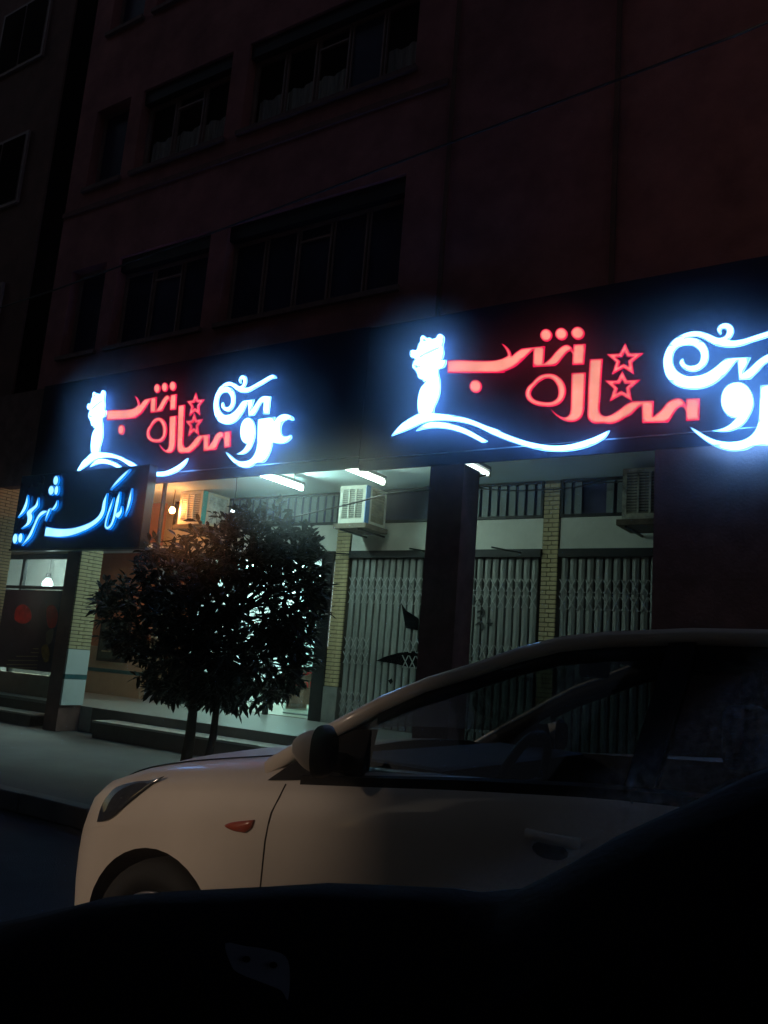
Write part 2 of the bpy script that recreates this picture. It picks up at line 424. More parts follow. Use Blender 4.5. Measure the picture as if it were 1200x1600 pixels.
box('core', BRICKD, pc, -4.42, -4.02, YF, YF + .36, .142, 3.45)
pr = empty('dark_pillar', (-1.7, 7.68, .14), 'broad dark pillar past the third shutter at the edge of the arcade', 'pillar')
box('core', BRICKD, pr, -2.08, -1.1, YF, YF + .5, .142, 3.45)
for nm, xa, xb_, lab in (('brick_pilaster', -7.49, -7.25, 'narrow yellow brick pilaster beside the lit shop door'), ('brick_pilaster', -4.21, -4.0, 'narrow yellow brick pilaster between two closed shutters')):
    q = empty(nm, ((xa + xb_) / 2, YB, .48), lab, 'pilaster')
    box('core', MORTAR, q, xa + .004, xb_ - .004, YB + .012, YB + .3, .482, 3.877)
    brick_face(q, 'x', xa, xb_, YB, 1.0, 3.86, .058)
    box('base_block', M('grey_stone', (.22, .22, .2), .6), q, xa - .005, xb_ + .005, YB - .012, YB + .1, .482, .99)

# ------------------------------------------------------------------ shop bays at the back of the portico
def bay(xa, xb_, lab, dark=False, n=8, blank=None):
    """white panel and barred transom over a shopfront"""
    t = empty('transom_window', ((xa + xb_) / 2, YB, 2.97), lab, 'window')
    box('panel', WHITEP, t, xa, xb_, YB + .02, YB + .09, 2.975, 3.38)
    fr = MB().box(xa, xb_, YB - .01, YB + .1, 3.385, 3.42).box(xa, xb_, YB - .01, YB + .1, 3.84, 3.876)
    fr.box(xa, xa + .03, YB - .01, YB + .1, 3.421, 3.839).box(xb_ - .03, xb_, YB - .01, YB + .1, 3.421, 3.839)
    fr.build('frame', BLACKM, t)
    box('pane', DARKGL, t, xa + .03, xb_ - .03, YB + .06, YB + .066, 3.421, 3.839)
    k = n; pw = (xb_ - xa) / k
    bar = MB().box(0, .66 * pw, YB + .01, YB + .03, 3.425, 3.835).mesh('bar'); bar.materials.append(M('pale_bar', (.17, .20, .20), .5, .2, 6))
    for i in range(k):
        if blank and blank[0] <= i < blank[1]: continue
        o = link('bar', bar, None, t); o.location.x += xa + (i + .3) * pw
    return t
bay(-11.05, -7.5, 'striped transom above the bright glazed shop behind the tree', n=24)
bay(-7.23, -5.3, 'white panel and barred transom behind the second air cooler', n=15, blank=(4, 13))
bay(-5.28, -4.22, 'short white panel and barred transom beside the dark pillar', n=8)
bay(-3.98, -2.2, 'dim white panel and barred transom beside the unlit air cooler', n=13, blank=(2, 4))

def shutter(xa, xb_, lab, tears=()):
    t = empty('folding_shutter', ((xa + xb_) / 2, YB, .48), lab, 'shutter', 'folding steel shutters')
    box('header', BLACKM, t, xa, xb_, YB - .03, YB + .12, 2.87, 2.972)
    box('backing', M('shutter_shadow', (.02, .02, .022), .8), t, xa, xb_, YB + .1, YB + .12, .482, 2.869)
    pitch = .112; n = int((xb_ - xa) / pitch)
    h = .04
    me = MB().loft([[(0, YB + .06, z), (.012, YB + .035, z), (.05, YB + .03, z), (.088, YB + .04, z), (.094, YB + .062, z), (.047, YB + .07, z)] for z in (.49, 2.0, 2.866)], True, True).mesh('slat')
    me.materials.append(SLAT)
    lk = MB(); a, b = .095, .17
    for s in (1, -1):
        lk.add([(-a / 2 * s, 0, 0), (-a / 2 * s + .014, 0, 0), (a / 2 * s + .0, 0, b), (a / 2 * s - .014, 0, b), (-a / 2 * s, .006, 0), (-a / 2 * s + .014, .006, 0), (a / 2 * s, .006, b), (a / 2 * s - .014, .006, b)],
               [(0, 1, 2, 3), (7, 6, 5, 4), (0, 4, 5, 1), (1, 5, 6, 2), (2, 6, 7, 3), (3, 7, 4, 0)])
    lme = lk.mesh('scissor_link', True); lme.materials.append(LINK)
    for i in range(n):
        x = xa + .02 + i * pitch
        o = link('slat', me, None, t); o.location.x += x; o.location.y += rnd(-.004, .004)
        for zr in (2.42, 2.21, 1.55, 1.34, .78, .60):
            if zr > 2 or i < 4 or i > n - 9:
                o = link('scissor_link', lme, None, t); o.location.x += x + .047; o.location.y += YB + .018; o.location.z += zr
    for tr in tears:
        pts = [(q[0], q[2]) for q in (onY(px, py, YB + .025) for px, py in tr)]
        link('torn_gap', solid([pts], YB + .027, .0015), M('tear_dark', (.003, .003, .004), .95, spec=0.), t)
    return t
def z2(x, y): return 500 + x / 4.615, 850 + y / 4.615
shutter(-7.23, -5.3, 'torn grey folding shutter with scissor bars beside the lit shop',
        [[z2(585, 425), z2(622, 480), z2(700, 528), z2(712, 540), z2(706, 622), z2(616, 604)], [z2(405, 842), z2(470, 812), z2(560, 785), z2(640, 775), z2(720, 770), z2(700, 885), z2(640, 888), z2(560, 868)], [z2(492, 985), z2(515, 968), z2(525, 992), z2(508, 1012)]])
sh2 = shutter(-5.28, -4.22, 'narrow grey folding shutter scrawled with dark graffiti by the dark pillar')
def z3(x, y): return 720 + x / 3.75, 710 + y / 3.75
for s_pts in ([(85, 865, 6), (105, 850, 10), (120, 872, 8), (135, 865, 8), (100, 890, 6)], [(95, 925, 8), (130, 912, 14), (128, 945, 14), (95, 958, 8)], [(85, 1000, 8), (115, 985, 14), (128, 1010, 16), (120, 1035, 6)], [(172, 965, 6), (165, 995, 16), (180, 1000, 10)], [(150, 992, 6), (186, 990, 8)]):
    pts = [z3(x, y) for x, y in stroke_poly(s_pts, 4)]
    pts = [(q[0], q[2]) for q in (onY(px, py, YB + .02) for px, py in pts)]
    link('graffiti', solid([pts], YB + .024, .001), M('black_paint', (.012, .012, .013), .6), sh2)
shutter(-3.98, -2.2, 'dim folding shutter between yellow pilaster and broad dark pillar')

# lit shop behind the tree
LITE = M('room_paint', (.74, .78, .77), .6, .04, 2)
def room(name, lab, x0, x1, y0, y1, z0, z1, lamps, estr=5., colr=(.78, 1, .97)):
    r = empty(name, ((x0 + x1) / 2, y0, z0), lab, 'shop')
    box('back_wall', LITE, r, x0, x1, y1, y1 + .08, z0 + .002, z1); box('side_wall', LITE, r, x0 - .08, x0 - .002, y0, y1, z0 + .002, z1)
    box('side_wall', LITE, r, x1 + .002, x1 + .08, y0, y1, z0 + .002, z1); box('ceiling', LITE, r, x0 - .08, x1 + .08, y0 + .1, y1 + .08, z1 + .002, z1 + .08)
    box('floor', M('shop_floor', (.45, .42, .34), .3, .1, 5), r, x0, x1, y0, y1, z0 + .004, z0 + .012)
    for (lx, ly) in lamps:
        box('glow_panel', EM('room_light', colr, estr), r, lx - .6, lx + .6, ly - .15, ly + .15, z1 - .14, z1 - .03)
    return r
rs = room('glazed_shop', 'brightly lit shop interior with glass front behind the street tree', -10.4, -7.72, YB + .12, 13.6, .48, 2.96, [(-9.5, 11.2), (-8.5, 12.4), (-9.6, 13)], 26., (.70, 1, .95))
# front: frame, glass, red lettering
fr = MB().box(-7.715, -7.495, YB - .03, YB + .1, .482, 2.97)
fr.build('door_frame', BLACKM, rs)
box('edge_light', EM('edge_light', (.8, 1, .97), 1.1), rs, -7.497, -7.491, YB + .005, YB + .012, 1.55, 2.82)
for xa in (-10.42, -9.55, -8.62):
    box('front_post', BLACKM, rs, xa, xa + .06, YB, YB + .08, .482, 2.97)
box('front_rail', BLACKM, rs, -10.42, -7.716, YB + .001, YB + .079, 2.86, 2.972)
for xa, xb_ in ((-10.36, -9.55), (-9.49, -8.62), (-8.56, -7.716)):
    box('glass_pane', GLASS, rs, xa, xb_, YB + .036, YB + .044, .50, 2.86)
RED = M('red_vinyl', (.55, .015, .02), .5, .1, 5)
def z4(x, y): return 400 + x / 5.333, 840 + y / 5.333
for s_pts in ([(400, 610, 8), (430, 585, 16), (455, 600, 18), (480, 590, 16), (510, 575, 18), (515, 610, 14)], [(455, 745, 6), (440, 790, 16), (415, 822, 20), (380, 800, 12)], [(488, 745, 6), (500, 780, 14), (492, 815, 14), (508, 830, 8)],
              [(385, 985, 6), (410, 1000, 16), (440, 1000, 16), (470, 985, 16), (482, 1000, 8)], [(320, 1110, 8), (345, 1120, 16), (370, 1100, 14)], [(385, 1130, 8), (415, 1140, 16), (445, 1125, 14), (468, 1135, 10)],
              [(320, 1200, 6), (318, 1245, 10)], [(335, 1215, 14), (345, 1245, 10)], [(360, 1200, 8), (362, 1248, 10)], [(375, 1200, 8), (390, 1245, 10), (402, 1200, 8)], [(415, 1205, 10), (428, 1215, 10), (430, 1250, 10)], [(455, 1200, 8), (456, 1248, 12)],
              [(220, 265, 20), (240, 280, 22)], [(360, 255, 20), (365, 290, 16), (350, 330, 14)], [(275, 380, 10), (310, 372, 14), (335, 380, 8)]):
    pts = [z4(x, y) for x, y in stroke_poly(s_pts, 4)]
    pts = [(q[0], q[2]) for q in (onY(px, py, YB + .03) for px, py in pts)]
    link('red_letter', solid([pts], YB + .03, .001), RED, rs)
# open glass door leaf
a = onZ(484, 1121, .49); b = onZ(442, 1116, .49)
gd = empty('glass_door', (a[0], a[1], .48), 'frameless glass door leaf standing open at the lit shop', 'door')
mb = MB(); n_ = Vector((b[1] - a[1], -(b[0] - a[0]), 0)).normalized() * .006
mb.add([(a[0], a[1], .50), (b[0], b[1], .50), (b[0], b[1], 2.75), (a[0], a[1], 2.75)] + [tuple(Vector(q) + n_) for q in ((a[0], a[1], .50), (b[0], b[1], .50), (b[0], b[1], 2.75), (a[0], a[1], 2.75))],
       [(0, 1, 2, 3), (7, 6, 5, 4), (0, 4, 5, 1), (1, 5, 6, 2), (2, 6, 7, 3), (3, 7, 4, 0)])
mb.build('pane', GLASS, gd)
for z_ in (.50, 2.70):
    MB().tube([(a[0], a[1], z_ + .02), (b[0], b[1], z_ + .02)], .016, 6).build('rail', TRIM, gd)
# a few things inside the shop
dk = empty('office_desk', (-8.6, 12, .48), 'brown office desk inside the lit shop', 'desk')
WOOD = M('brown_wood', (.16, .06, .035), .45, .3, 4, stretch=(1, 6, 6))
box('desk_top', WOOD, dk, -9.5, -8.2, 11.7, 12.3, 1.18, 1.22); box('front_panel', WOOD, dk, -9.45, -8.25, 11.75, 11.78, .6, 1.178)
box('side_panel', WOOD, dk, -9.48, -9.452, 11.72, 12.28, .494, 1.178); box('side_panel', WOOD, dk, -8.248, -8.22, 11.72, 12.28, .494, 1.178)
cb = empty('wall_cabinet', (-8.0, 13.4, 1.5), 'white wall cabinet inside the lit shop', 'cabinet')
box('body', M('cabinet_white', (.55, .58, .58), .4), cb, -9.2, -7.9, 13.25, 13.598, 1.5, 2.0)
for xx in (-9.17, -8.53): box('door', M('cabinet_grey', (.4, .43, .44), .4), cb, xx, xx + .6, 13.23, 13.248, 1.53, 1.97)

# stairwell with the orange wall
sw = empty('stairwell', (-11.6, YB, .48), 'orange lit stairwell entrance beside the yellow brick pillar', 'entrance')
ORW = M('terracotta_plaster', (.42, .16, .09), .8, .2, 2, .1)
box('wall', ORW, sw, -13.2, -11.35, YB + .02, YB + .1, 1.3, 3.875)
box('wall', ORW, sw, -11.349, -10.55, YB + .6, YB + .7, .482, 3.875)
box('side_wall', ORW, sw, -10.53, -10.49, YB + .05, YB + .7, .482, 3.875)
box('dado', M('cream_tile', (.34, .24, .16), .4, .1, 4), sw, -13.2, -11.35, YB + .0, YB + .099, .482, .86)
box('dado', M('cream_tile', (.34, .24, .16)), sw, -13.2, -11.35, YB + .001, YB + .098, .925, 1.298)
box('dado_border', TEAL, sw, -13.2, -11.34, YB - .004, YB + .09, .862, .923)
for xa in (-11.33, -10.93):
    d_ = box('door_leaf', M('cream_door', (.30, .23, .14), .5, .1, 5), sw, xa, xa + .38, YB + .3, YB + .34, .49, 2.5)
    box('door_panel', M('cream_door', (.30, .23, .14)), d_, xa + .06, xa + .32, YB + .285, YB + .299, .6, 1.3); box('door_panel', M('cream_door', (.30, .23, .14)), d_, xa + .06, xa + .32, YB + .285, YB + .299, 1.45, 2.4)
nbq = [onY(px, py, YB - .02) for px, py in ((160, 968), (206, 972), (198, 1036), (152, 1032))]
nx0, nx1 = nbq[3][0], nbq[1][0]; nz0, nz1 = nbq[3][2], nbq[0][2]
nbd = empty('notice_board', (nx0, YB - .02, nz0), 'dark framed notice board with pale lines of print on the orange wall', 'notice board')
box('frame', BLACKM, nbd, nx0, nx1, YB - .05, YB - .006, nz0, nz1)
box('sheet', M('dark_green_sheet', (.02, .03, .025), .4), nbd, nx0 + .05, nx1 - .05, YB - .056, YB - .051, nz0 + .05, nz1 - .05)
for i in range(4):
    for xx, ww in ((nx0 + .12, .24), (nx0 + .47, .26)):
        box('print_line', M('pale_print', (.30, .26, .16), .5), nbd, xx, xx + ww, YB - .059, YB - .0565, nz1 - .16 - i * .2, nz1 - .14 - i * .2)

# shop on the far side of the pillar
YL = 8.25
ls = empty('corner_shop', (-13, YL, .44), 'lit shop behind the dark poster beside the brick pillar', 'shop')
box('back_wall', LITE, ls, -18, -13.3, 10.6, 10.68, .442, 2.98); box('ceiling', LITE, ls, -18, -10.95, YL + .1, 12.08, 2.982, 3.05)
MB().loft([[(-10.99, YL + .1, z), (-13.3, 10.05, z), (-13.3, 10.59, z), (-13.38, 10.59, z), (-13.38, 10.08, z), (-11.08, YL + .1, z)] for z in (.442, 2.98)], True, True).build('side_wall', LITE, ls, False, True)
box('floor', M('shop_floor', (.45, .42, .34), .3, .1, 5), ls, -18, -11, YL + .1, 12, .43, .44)
box('glow_panel', EM('corner_fill_glow', (.85, 1, .93), 230.), ls, -13.6, -12.2, 8.5, 8.68, 2.80, 2.93)  # added glowing panel, out of sight above the window, whitens the room
box('shelf_unit', M('shelf_grey', (.12, .13, .12), .6), ls, -15.3, -14.1, 10.3, 10.59, .5, 2.36)
box('low_wall', M('cream_stone', (.36, .32, .24), .6, .15, 4), ls, -13.45, -10.62, YL - .02, YL + .1, .445, .80)
LFR = M('shop_frame_grey', (.05, .055, .06), .4, metal=.4)
box('front_rail', LFR, ls, -13.45, -10.62, YL + .02, YL + .08, 2.60, 2.68); box('front_rail', LFR, ls, -13.45, -10.62, YL + .02, YL + .08, 2.12, 2.17)
box('lintel', M('cream_stone', (.36, .32, .24)), ls, -13.45, -10.62, YL - .02, YL + .1, 2.682, 3.3)
for px in (33, 0): 
    q = onY(px, 895, YL)[0]; box('front_post', LFR, ls, q - .03, q + .03, YL + .021, YL + .079, .802, 2.599)
box('front_post', LFR, ls, -10.70, -10.62, YL + .02, YL + .081, .802, 2.599)
box('glass_pane', GLASS, ls, -13.4, -10.66, YL + .045, YL + .053, .802, 2.6)
ps = empty('window_poster', (-12, YL, 1.5), 'large dark poster with red and yellow shapes in the shop window', 'poster')
pa = onY(25, 925, YL); pb_ = onY(78, 1056, YL); pc_ = onY(-40, 1040, YL)
px0, px1, pz0, pz1 = -12.95, -10.72, .86, 2.1
box('sheet', M('poster_dark', (.05, .035, .06), .35, .4, 1.5), ps, px0, px1, YL + .02, YL + .03, pz0, pz1)
def poster(name, pts, mat, dy):
    pts = [(q[0], q[2]) for q in (onY(px, py, YL) for px, py in smooth_poly(pts, 4))]
    link(name, solid([pts], YL + .018 - dy, .001), mat, ps)
def z7(x, y): return x / 4.615, 840 + y / 4.615
poster('print_patch', [z7(110, 510), z7(160, 480), z7(210, 520), z7(215, 590), z7(160, 620), z7(100, 590)], M('poster_red', (.5, .02, .02), .4, .5, 6), 0)
poster('print_patch', [z7(330, 510), z7(380, 490), z7(410, 550), z7(390, 640), z7(340, 640)], M('poster_red', (.1, .01, .01)), 0)
poster('print_patch', [z7(325, 690), z7(360, 660), z7(378, 670), z7(362, 750), z7(330, 770)], M('poster_grey', (.13, .12, .10), .4, .3, 6), 0)
poster('print_patch', [z7(292, 800), z7(330, 770), z7(352, 830), z7(340, 890), z7(310, 890)], M('poster_yellow', (.24, .16, .05), .4, .5, 9), .003)
for i, (xa, xb_, yy) in enumerate(((230, 270, 800), (215, 272, 828), (110, 265, 855), (50, 265, 885), (40, 260, 915), (60, 258, 938))):
    poster('print_line', [(*z7(xa, yy - 3), 1), (*z7(xb_, yy + 2 - 3), 1), (*z7(xb_, yy + 4), 1), (*z7(xa, yy + 3), 1)], M('pale_print', (.3, .26, .16)), 0)
# lamps
def bulb(lab, p, r, colr, s):
    t = empty('light_bulb', p, lab, 'lamp')
    mb = MB(); rings = []
    for k in range(9):
        th = math.pi * k / 8; rr = r * math.sin(th) if k < 6 else r * (.72 - .12 * (k - 5)); rings.append([(p[0] + rr * math.cos(a), p[1] + rr * math.sin(a), p[2] - r * math.cos(th) * (1 if k < 5 else 1.25)) for a in [2 * math.pi * q / 12 for q in range(12)]])
    mb.loft(rings, True, True).build('globe', EM('bulb_%d' % (p[0] * 100), colr, s), t, True, True)
    MB().tube([(p[0], p[1], p[2] + r * 1.2), (p[0], p[1], p[2] + r * 2.1)], r * .5, 10).build('socket', BLACKM, t)
    MB().tube([(p[0], p[1], p[2] + r * 2), (p[0] + .02, p[1], p[2] + r * 2 + .25), (p[0], p[1], 3.87)], .006, 5).build('flex', BLACKM, t)
bulb('warm glowing bulb hanging by the orange stairwell', tuple(onY(269, 798, 9.3)), .045, (1, .36, .10), 300)
bulb('small white bulb hanging behind the treetop', tuple(onY(364, 799, 8.8)), .03, (.8, .92, 1), 25)
q = onY(74, 913, 9.3)
bulb('round white lamp behind the poster shop glass', tuple(q), .09, (.85, 1, .97), 14)

# ------------------------------------------------------------------ ceiling tubes
def tube_light(lab, x, ya, yb2, glow):
    t = empty('ceiling_light', (x, ya, 3.7), lab, 'light', 'fluorescent lights under the arcade ceiling')
    HS = M('lamp_housing', (.20, .20, .18), .5)
    MB().box(x - .04, x + .04, ya, yb2, 3.745, 3.79, bev=.008).build('housing', HS, t)
    MB().tube([(x, ya + .03, 3.705), (x, yb2 - .03, 3.705)], .03, 12).build('tube', glow, t, True)
    for yy in (ya, yb2 - .03): box('end_cap', HS, t, x - .035, x + .035, yy, yy + .028, 3.665, 3.744)
    for yy in (ya + .2, yb2 - .2): MB().tube([(x, yy, 3.79), (x, yy, 3.88)], .008, 6).build('hanger', BLACKM, t)
TG = EM('tube_glow', (.60, 1, .94), 125); TG1 = EM('tube_glow_old', (.75, 1, .85), 38); TG2 = EM('tube_glow_weak', (.8, 1, .92), 3)
tube_light('glowing fluorescent light above the tree', -7.41, 8.0, 9.08, TG)
tube_light('glowing fluorescent light in front of the blue cornered air cooler', -6.02, 8.05, 9.04, TG1)
tube_light('glowing fluorescent light mostly hidden behind the dark pillar', -4.46, 7.95, 8.94, TG2)

# ------------------------------------------------------------------ air coolers
def cooler(lab, x0, x1, y0, y1, z0, z1, corner, dirt_shade, dim=False):
    t = empty('air_cooler', ((x0 + x1) / 2, y0, z0), lab, 'air cooler')
    body = M('cooler_cream_' + lab[:5], (.52, .53, .46) if not dim else (.13, .13, .12), .5, .25, 6, c2=(.50, .48, .38))  # dim copy: the cream darkened to carry the shade of its bay
    side = M('cooler_side_' + lab[:5], dirt_shade, .7, .5, 9, .2)
    MB().box(x0 + .012, x1 - .012, y0 + .012, y1, z0, z1).build('cabinet', side, t)
    fr = MB().box(x0, x0 + .05, y0, y0 + .03, z0, z1).box(x1 - .05, x1, y0, y0 + .03, z0, z1).box(x0 + .051, x1 - .051, y0, y0 + .03, z1 - .05, z1).box(x0 + .051, x1 - .051, y0, y0 + .03, z0, z0 + .07)
    fr.build('front_frame', body, t)
    box('grille_back', M('grille_dark', (.10, .11, .10), .7), t, x0 + .05, x1 - .05, y0 + .011, y0 + .0125, z0 + .07, z1 - .05)
    n = 14; h = (z1 - z0 - .12) / n
    lv = MB().add([(x0 + .052, y0 + .012, 0), (x1 - .052, y0 + .012, 0), (x1 - .052, y0 - .004, h * .55), (x0 + .052, y0 - .004, h * .55), (x0 + .052, y0 + .004, h * .62), (x1 - .052, y0 + .004, h * .62)], [(0, 1, 2, 3), (3, 2, 5, 4)]).mesh('louvre'); lv.materials.append(body)
    for i in range(n):
        o = link('louvre', lv, None, t); o.location.z += z0 + .07 + i * h
    for k in (1, 2):
        xx = x0 + .05 + (x1 - x0 - .1) * k / 3; box('grille_post', body, t, xx - .01, xx + .01, y0 - .008, y0 + .01, z0 + .07, z1 - .05)
    box('corner_strip', corner, t, x1 - .0, x1 + .012, y0 + .0, y0 + .10, z0, z1)
    # louvred right side
    fr = MB().box(x1 - .011, x1 + .008, y0 + .11, y0 + .15, z0, z1).box(x1 - .011, x1 + .008, y1 - .04, y1, z0, z1).box(x1 - .011, x1 + .008, y0 + .151, y1 - .041, z1 - .04, z1).box(x1 - .011, x1 + .008, y0 + .151, y1 - .041, z0, z0 + .05)
    fr.build('side_frame', body, t)
    for i in range(10):
        zz_ = z0 + .06 + i * (z1 - z0 - .12) / 10
        box('side_louvre', side, t, x1 - .01, x1 + .004, y0 + .155, y1 - .045, zz_, zz_ + .03)
    box('tray', M('rust_steel', (.12, .09, .06), .7, .5, 8), t, x0 - .05, x1 + .06, y0 - .04, y1, z0 - .07, z0 - .003)
    for xx in (x0 + .05, x1 - .08): 
        box('bracket', BLACKM, t, xx - .012, xx + .012, y0, y1 + .2, z0 - .095, z0 - .072)
    return t
BLUE = M('blue_paint', (.03, .16, .42), .5, .2, 8); TEALP = M('teal_paint', (.02, .30, .30), .5, .2, 8)
cooler('cream louvred air cooler with blue corner beside the second ceiling light', -7.02, -6.58, 9.45, 9.98, 3.26, 3.80, BLUE, (.20, .17, .10))
cooler('pale louvred air cooler with teal corner hanging behind the tree', -10.18, -9.68, 9.4, 10.0, 3.32, 3.86, TEALP, (.42, .48, .46))
xa = onY(975, 750, 9.5)[0]
cooler('dim unlit air cooler hanging by the broad dark pillar', xa, xa + .5, 9.45, 9.98, 3.2, 3.80, M('unlit_corner', (.05, .05, .05)), (.05, .05, .045), True)  # shade of the unlit bay is put into these dark colours

# ------------------------------------------------------------------ illuminated signs
WHT = EDGE('white_led_acrylic', (.15, .43, 1.0), 15.0, (.20, .52, 1.0), 1.5, .016)
REDL = EDGE('red_led_acrylic', (1.0, .34, .26), 1.08, (1.0, .004, .085), .92, .026)
CYAN = EDGE('cyan_led_acrylic', (.34, .86, 1.0), 1.7, (.0, .20, .90), .8, .022)
WHB = EM('white_halo', (.10, .36, 1.0), 20); RDB = EM('red_halo', (1.0, .008, .09), 1.7); CYB = EM('cyan_halo', (.0, .22, 1.0), 4.)  # WHB, RDB, CYB: glow of the sheets added behind the letters
BACK = {WHT: WHB, REDL: RDB, CYAN: CYB}
ZZ = {'Z1': (600, 490, 6), 'Z2': (780, 490, 5.4545), 'Z3': (980, 490, 5.4545), 'L1': (100, 570, 6), 'L2': (290, 570, 6), 'B': (0, 720, 5)}
YS = 7.385
corr = [(('L2', 125, 210), ('Z2', 1072, 250)), (('L2', 195, 400), ('Z3', 305, 400)), (('L2', 590, 975), ('Z3', 900, 1165)), (('L1', 1065, 215), ('Z2', 670, 165)),
        (('L1', 540, 620), ('Z1', 857, 680)), (('L1', 90, 970), ('Z1', 68, 1145)), (('L1', 395, 240), ('Z1', 522, 188)), (('L1', 1130, 885), ('Z2', 938, 995)), (('L2', 465, 765), ('Z3', 612, 905)),
        (('L2', 395, 820), ('Z3', 535, 965)), (('L2', 515, 832), ('Z3', 725, 995)), (('L2', 510, 85), ('Z3', 835, 80)), (('L1', 405, 550), ('Z1', 595, 552)), (('L1', 1060, 350), ('Z2', 870, 385)), (('L2', 545, 485), ('Z3', 950, 560))]
def zp(k, x, y, yd=YS):
    o = ZZ[k]; q = onY(o[0] + x / o[2], o[1] + y / o[2], yd); return q[0], q[2]
A_ = np.array([[*zp(*l), 1] for l, r in corr]); B_ = np.array([zp(*r) for l, r in corr])
L2R = np.linalg.lstsq(A_, B_, rcond=None)[0]
R2L = np.linalg.lstsq(np.hstack([B_, np.ones((len(B_), 1))]), A_[:, :2], rcond=None)[0]
def SP(spec):
    """[('Z1', pts...), ...] -> outline in metres on the right-hand sign; points (x,y) or (x,y,1) corner"""
    out = []
    for k, pts in spec:
        for p in pts:
            q = zp(k, p[0], p[1])
            if k[0] == 'L': q = tuple(np.array([*q, 1]) @ L2R)
            out.append((*q, 1) if len(p) > 2 else q)
    return out
figure = SP([('Z1', [(320, 945, 1), (312, 860), (318, 780), (340, 700), (385, 645), (403, 626, 1), (375, 640), (345, 615), (318, 600), (310, 570), (295, 540), (275, 520), (263, 490), (270, 455), (287, 425, 1), (270, 412), (248, 405), (238, 375), (248, 345), (275, 338), (300, 345, 1), (312, 315), (318, 285), (338, 262, 1), (340, 225), (360, 203), (385, 212), (402, 230, 1), (430, 222), (450, 240, 1), (470, 233), (488, 227, 1), (500, 200), (522, 188), (548, 198), (562, 225), (558, 260), (550, 300), (555, 340), (558, 370), (550, 405), (538, 437, 1), (552, 440), (564, 432), (577, 434), (578, 460), (565, 490), (545, 505), (512, 515, 1), (505, 530), (510, 570), (520, 620), (524, 690), (515, 760), (490, 830), (468, 880), (460, 945, 1)])])
fig_h1 = SP([('Z1', [(328, 412), (375, 386), (425, 364), (470, 342), (515, 322), (512, 314), (465, 333), (420, 354), (370, 380)])])
fig_h2 = SP([('Z1', [(288, 480), (292, 500), (315, 506), (345, 496), (342, 490), (315, 496), (300, 492), (296, 480)])])
fig_h3 = SP([('Z1', [(370, 235), (366, 250), (372, 262), (379, 252)])])
swash = SP([('Z1', [(68, 1145, 1), (110, 1090), (180, 1020), (260, 970), (320, 938), (390, 925), (460, 932), (600, 945), (740, 970), (850, 1005), (960, 1050), (1080, 1092)]),
            ('Z2', [(0, 1000), (110, 1045), (230, 1085), (340, 1110), (460, 1125), (570, 1120), (680, 1095), (790, 1060), (880, 1020), (938, 995, 1), (910, 1045), (860, 1085), (780, 1125), (680, 1155), (560, 1172), (450, 1172), (340, 1160), (220, 1130), (110, 1095), (0, 1055)]),
            ('Z1', [(1120, 1175), (1000, 1125), (880, 1065), (780, 1030), (680, 1010), (600, 1003), (500, 1000), (415, 1008), (340, 1033), (250, 1075), (160, 1112)])])
arc = SP([('Z1', [(300, 1098, 1), (350, 1055), (420, 1020), (500, 1015), (580, 1022), (680, 1047), (790, 1090), (890, 1145), (970, 1192, 1), (945, 1205), (915, 1210, 1), (850, 1175), (760, 1130), (660, 1095), (560, 1075), (460, 1070), (380, 1080)])])
shb = SP([('Z1', [(593, 440, 1), (700, 434), (850, 440), (1000, 440), (1080, 430), (1140, 405), (1158, 385), (1140, 335), (1100, 278, 1), (1145, 305), (1180, 350)]),
          ('Z2', [(103, 365, 1), (140, 330), (190, 297, 1), (387, 275, 1), (376, 428, 1), (430, 385), (480, 325), (530, 280), (575, 264), (612, 282), (628, 320, 1), (632, 262, 1), (735, 256, 1), (720, 430, 1), (620, 435, 1), (624, 345, 1), (605, 318), (580, 325), (540, 370), (500, 420), (470, 442, 1), (285, 452, 1), (290, 302, 1), (245, 345), (190, 400), (130, 450), (60, 482), (0, 500)]),
          ('Z1', [(1130, 545), (1060, 552), (595, 552, 1)])])
def disc(k, cx, cy, rx, ry): return SP([(k, ellipse(cx, cy, rx, ry))])
dots = [disc('Z2', 398, 182, 50, 52), disc('Z2', 528, 172, 52, 52), disc('Z2', 668, 165, 56, 54), disc('Z1', 857, 680, 56, 60)]
ring = SP([('Z2', [(296, 568, 1), (340, 530), (400, 512), (470, 517), (530, 557), (562, 620), (562, 690), (530, 750), (470, 785), (390, 790), (300, 775), (240, 735), (222, 680), (240, 625), (280, 588)])])
ring_h = SP([('Z2', [(318, 598), (345, 575), (400, 548), (450, 560), (490, 610), (503, 670), (490, 720), (450, 748), (390, 753), (310, 735), (270, 695), (274, 650)])])
ra = SP([('Z2', [(615, 505, 1), (735, 500, 1), (728, 640), (722, 780), (715, 840), (690, 890), (640, 918), (580, 918), (520, 895), (465, 850), (438, 812, 1), (480, 848), (530, 878), (562, 882), (590, 865), (605, 825), (610, 700)])])
sta = SP([('Z2', [(770, 388, 1), (880, 383, 1), (868, 550), (860, 700), (852, 800), (862, 848), (900, 872), (950, 862), (1020, 818), (1080, 772), (1135, 745, 1)]),
          ('Z3', [(225, 742, 1), (218, 880, 1), (290, 818), (340, 757), (400, 725), (450, 722), (488, 750), (500, 790, 1), (502, 725, 1), (618, 720, 1), (612, 905, 1), (500, 912, 1), (498, 830, 1), (475, 795), (442, 795), (400, 840), (370, 892), (345, 925, 1), (125, 930, 1), (122, 775, 1), (80, 810), (30, 860)]),
          ('Z2', [(1080, 880), (1020, 916), (950, 938), (880, 932), (810, 935), (770, 915), (752, 880), (752, 800), (758, 600)])])
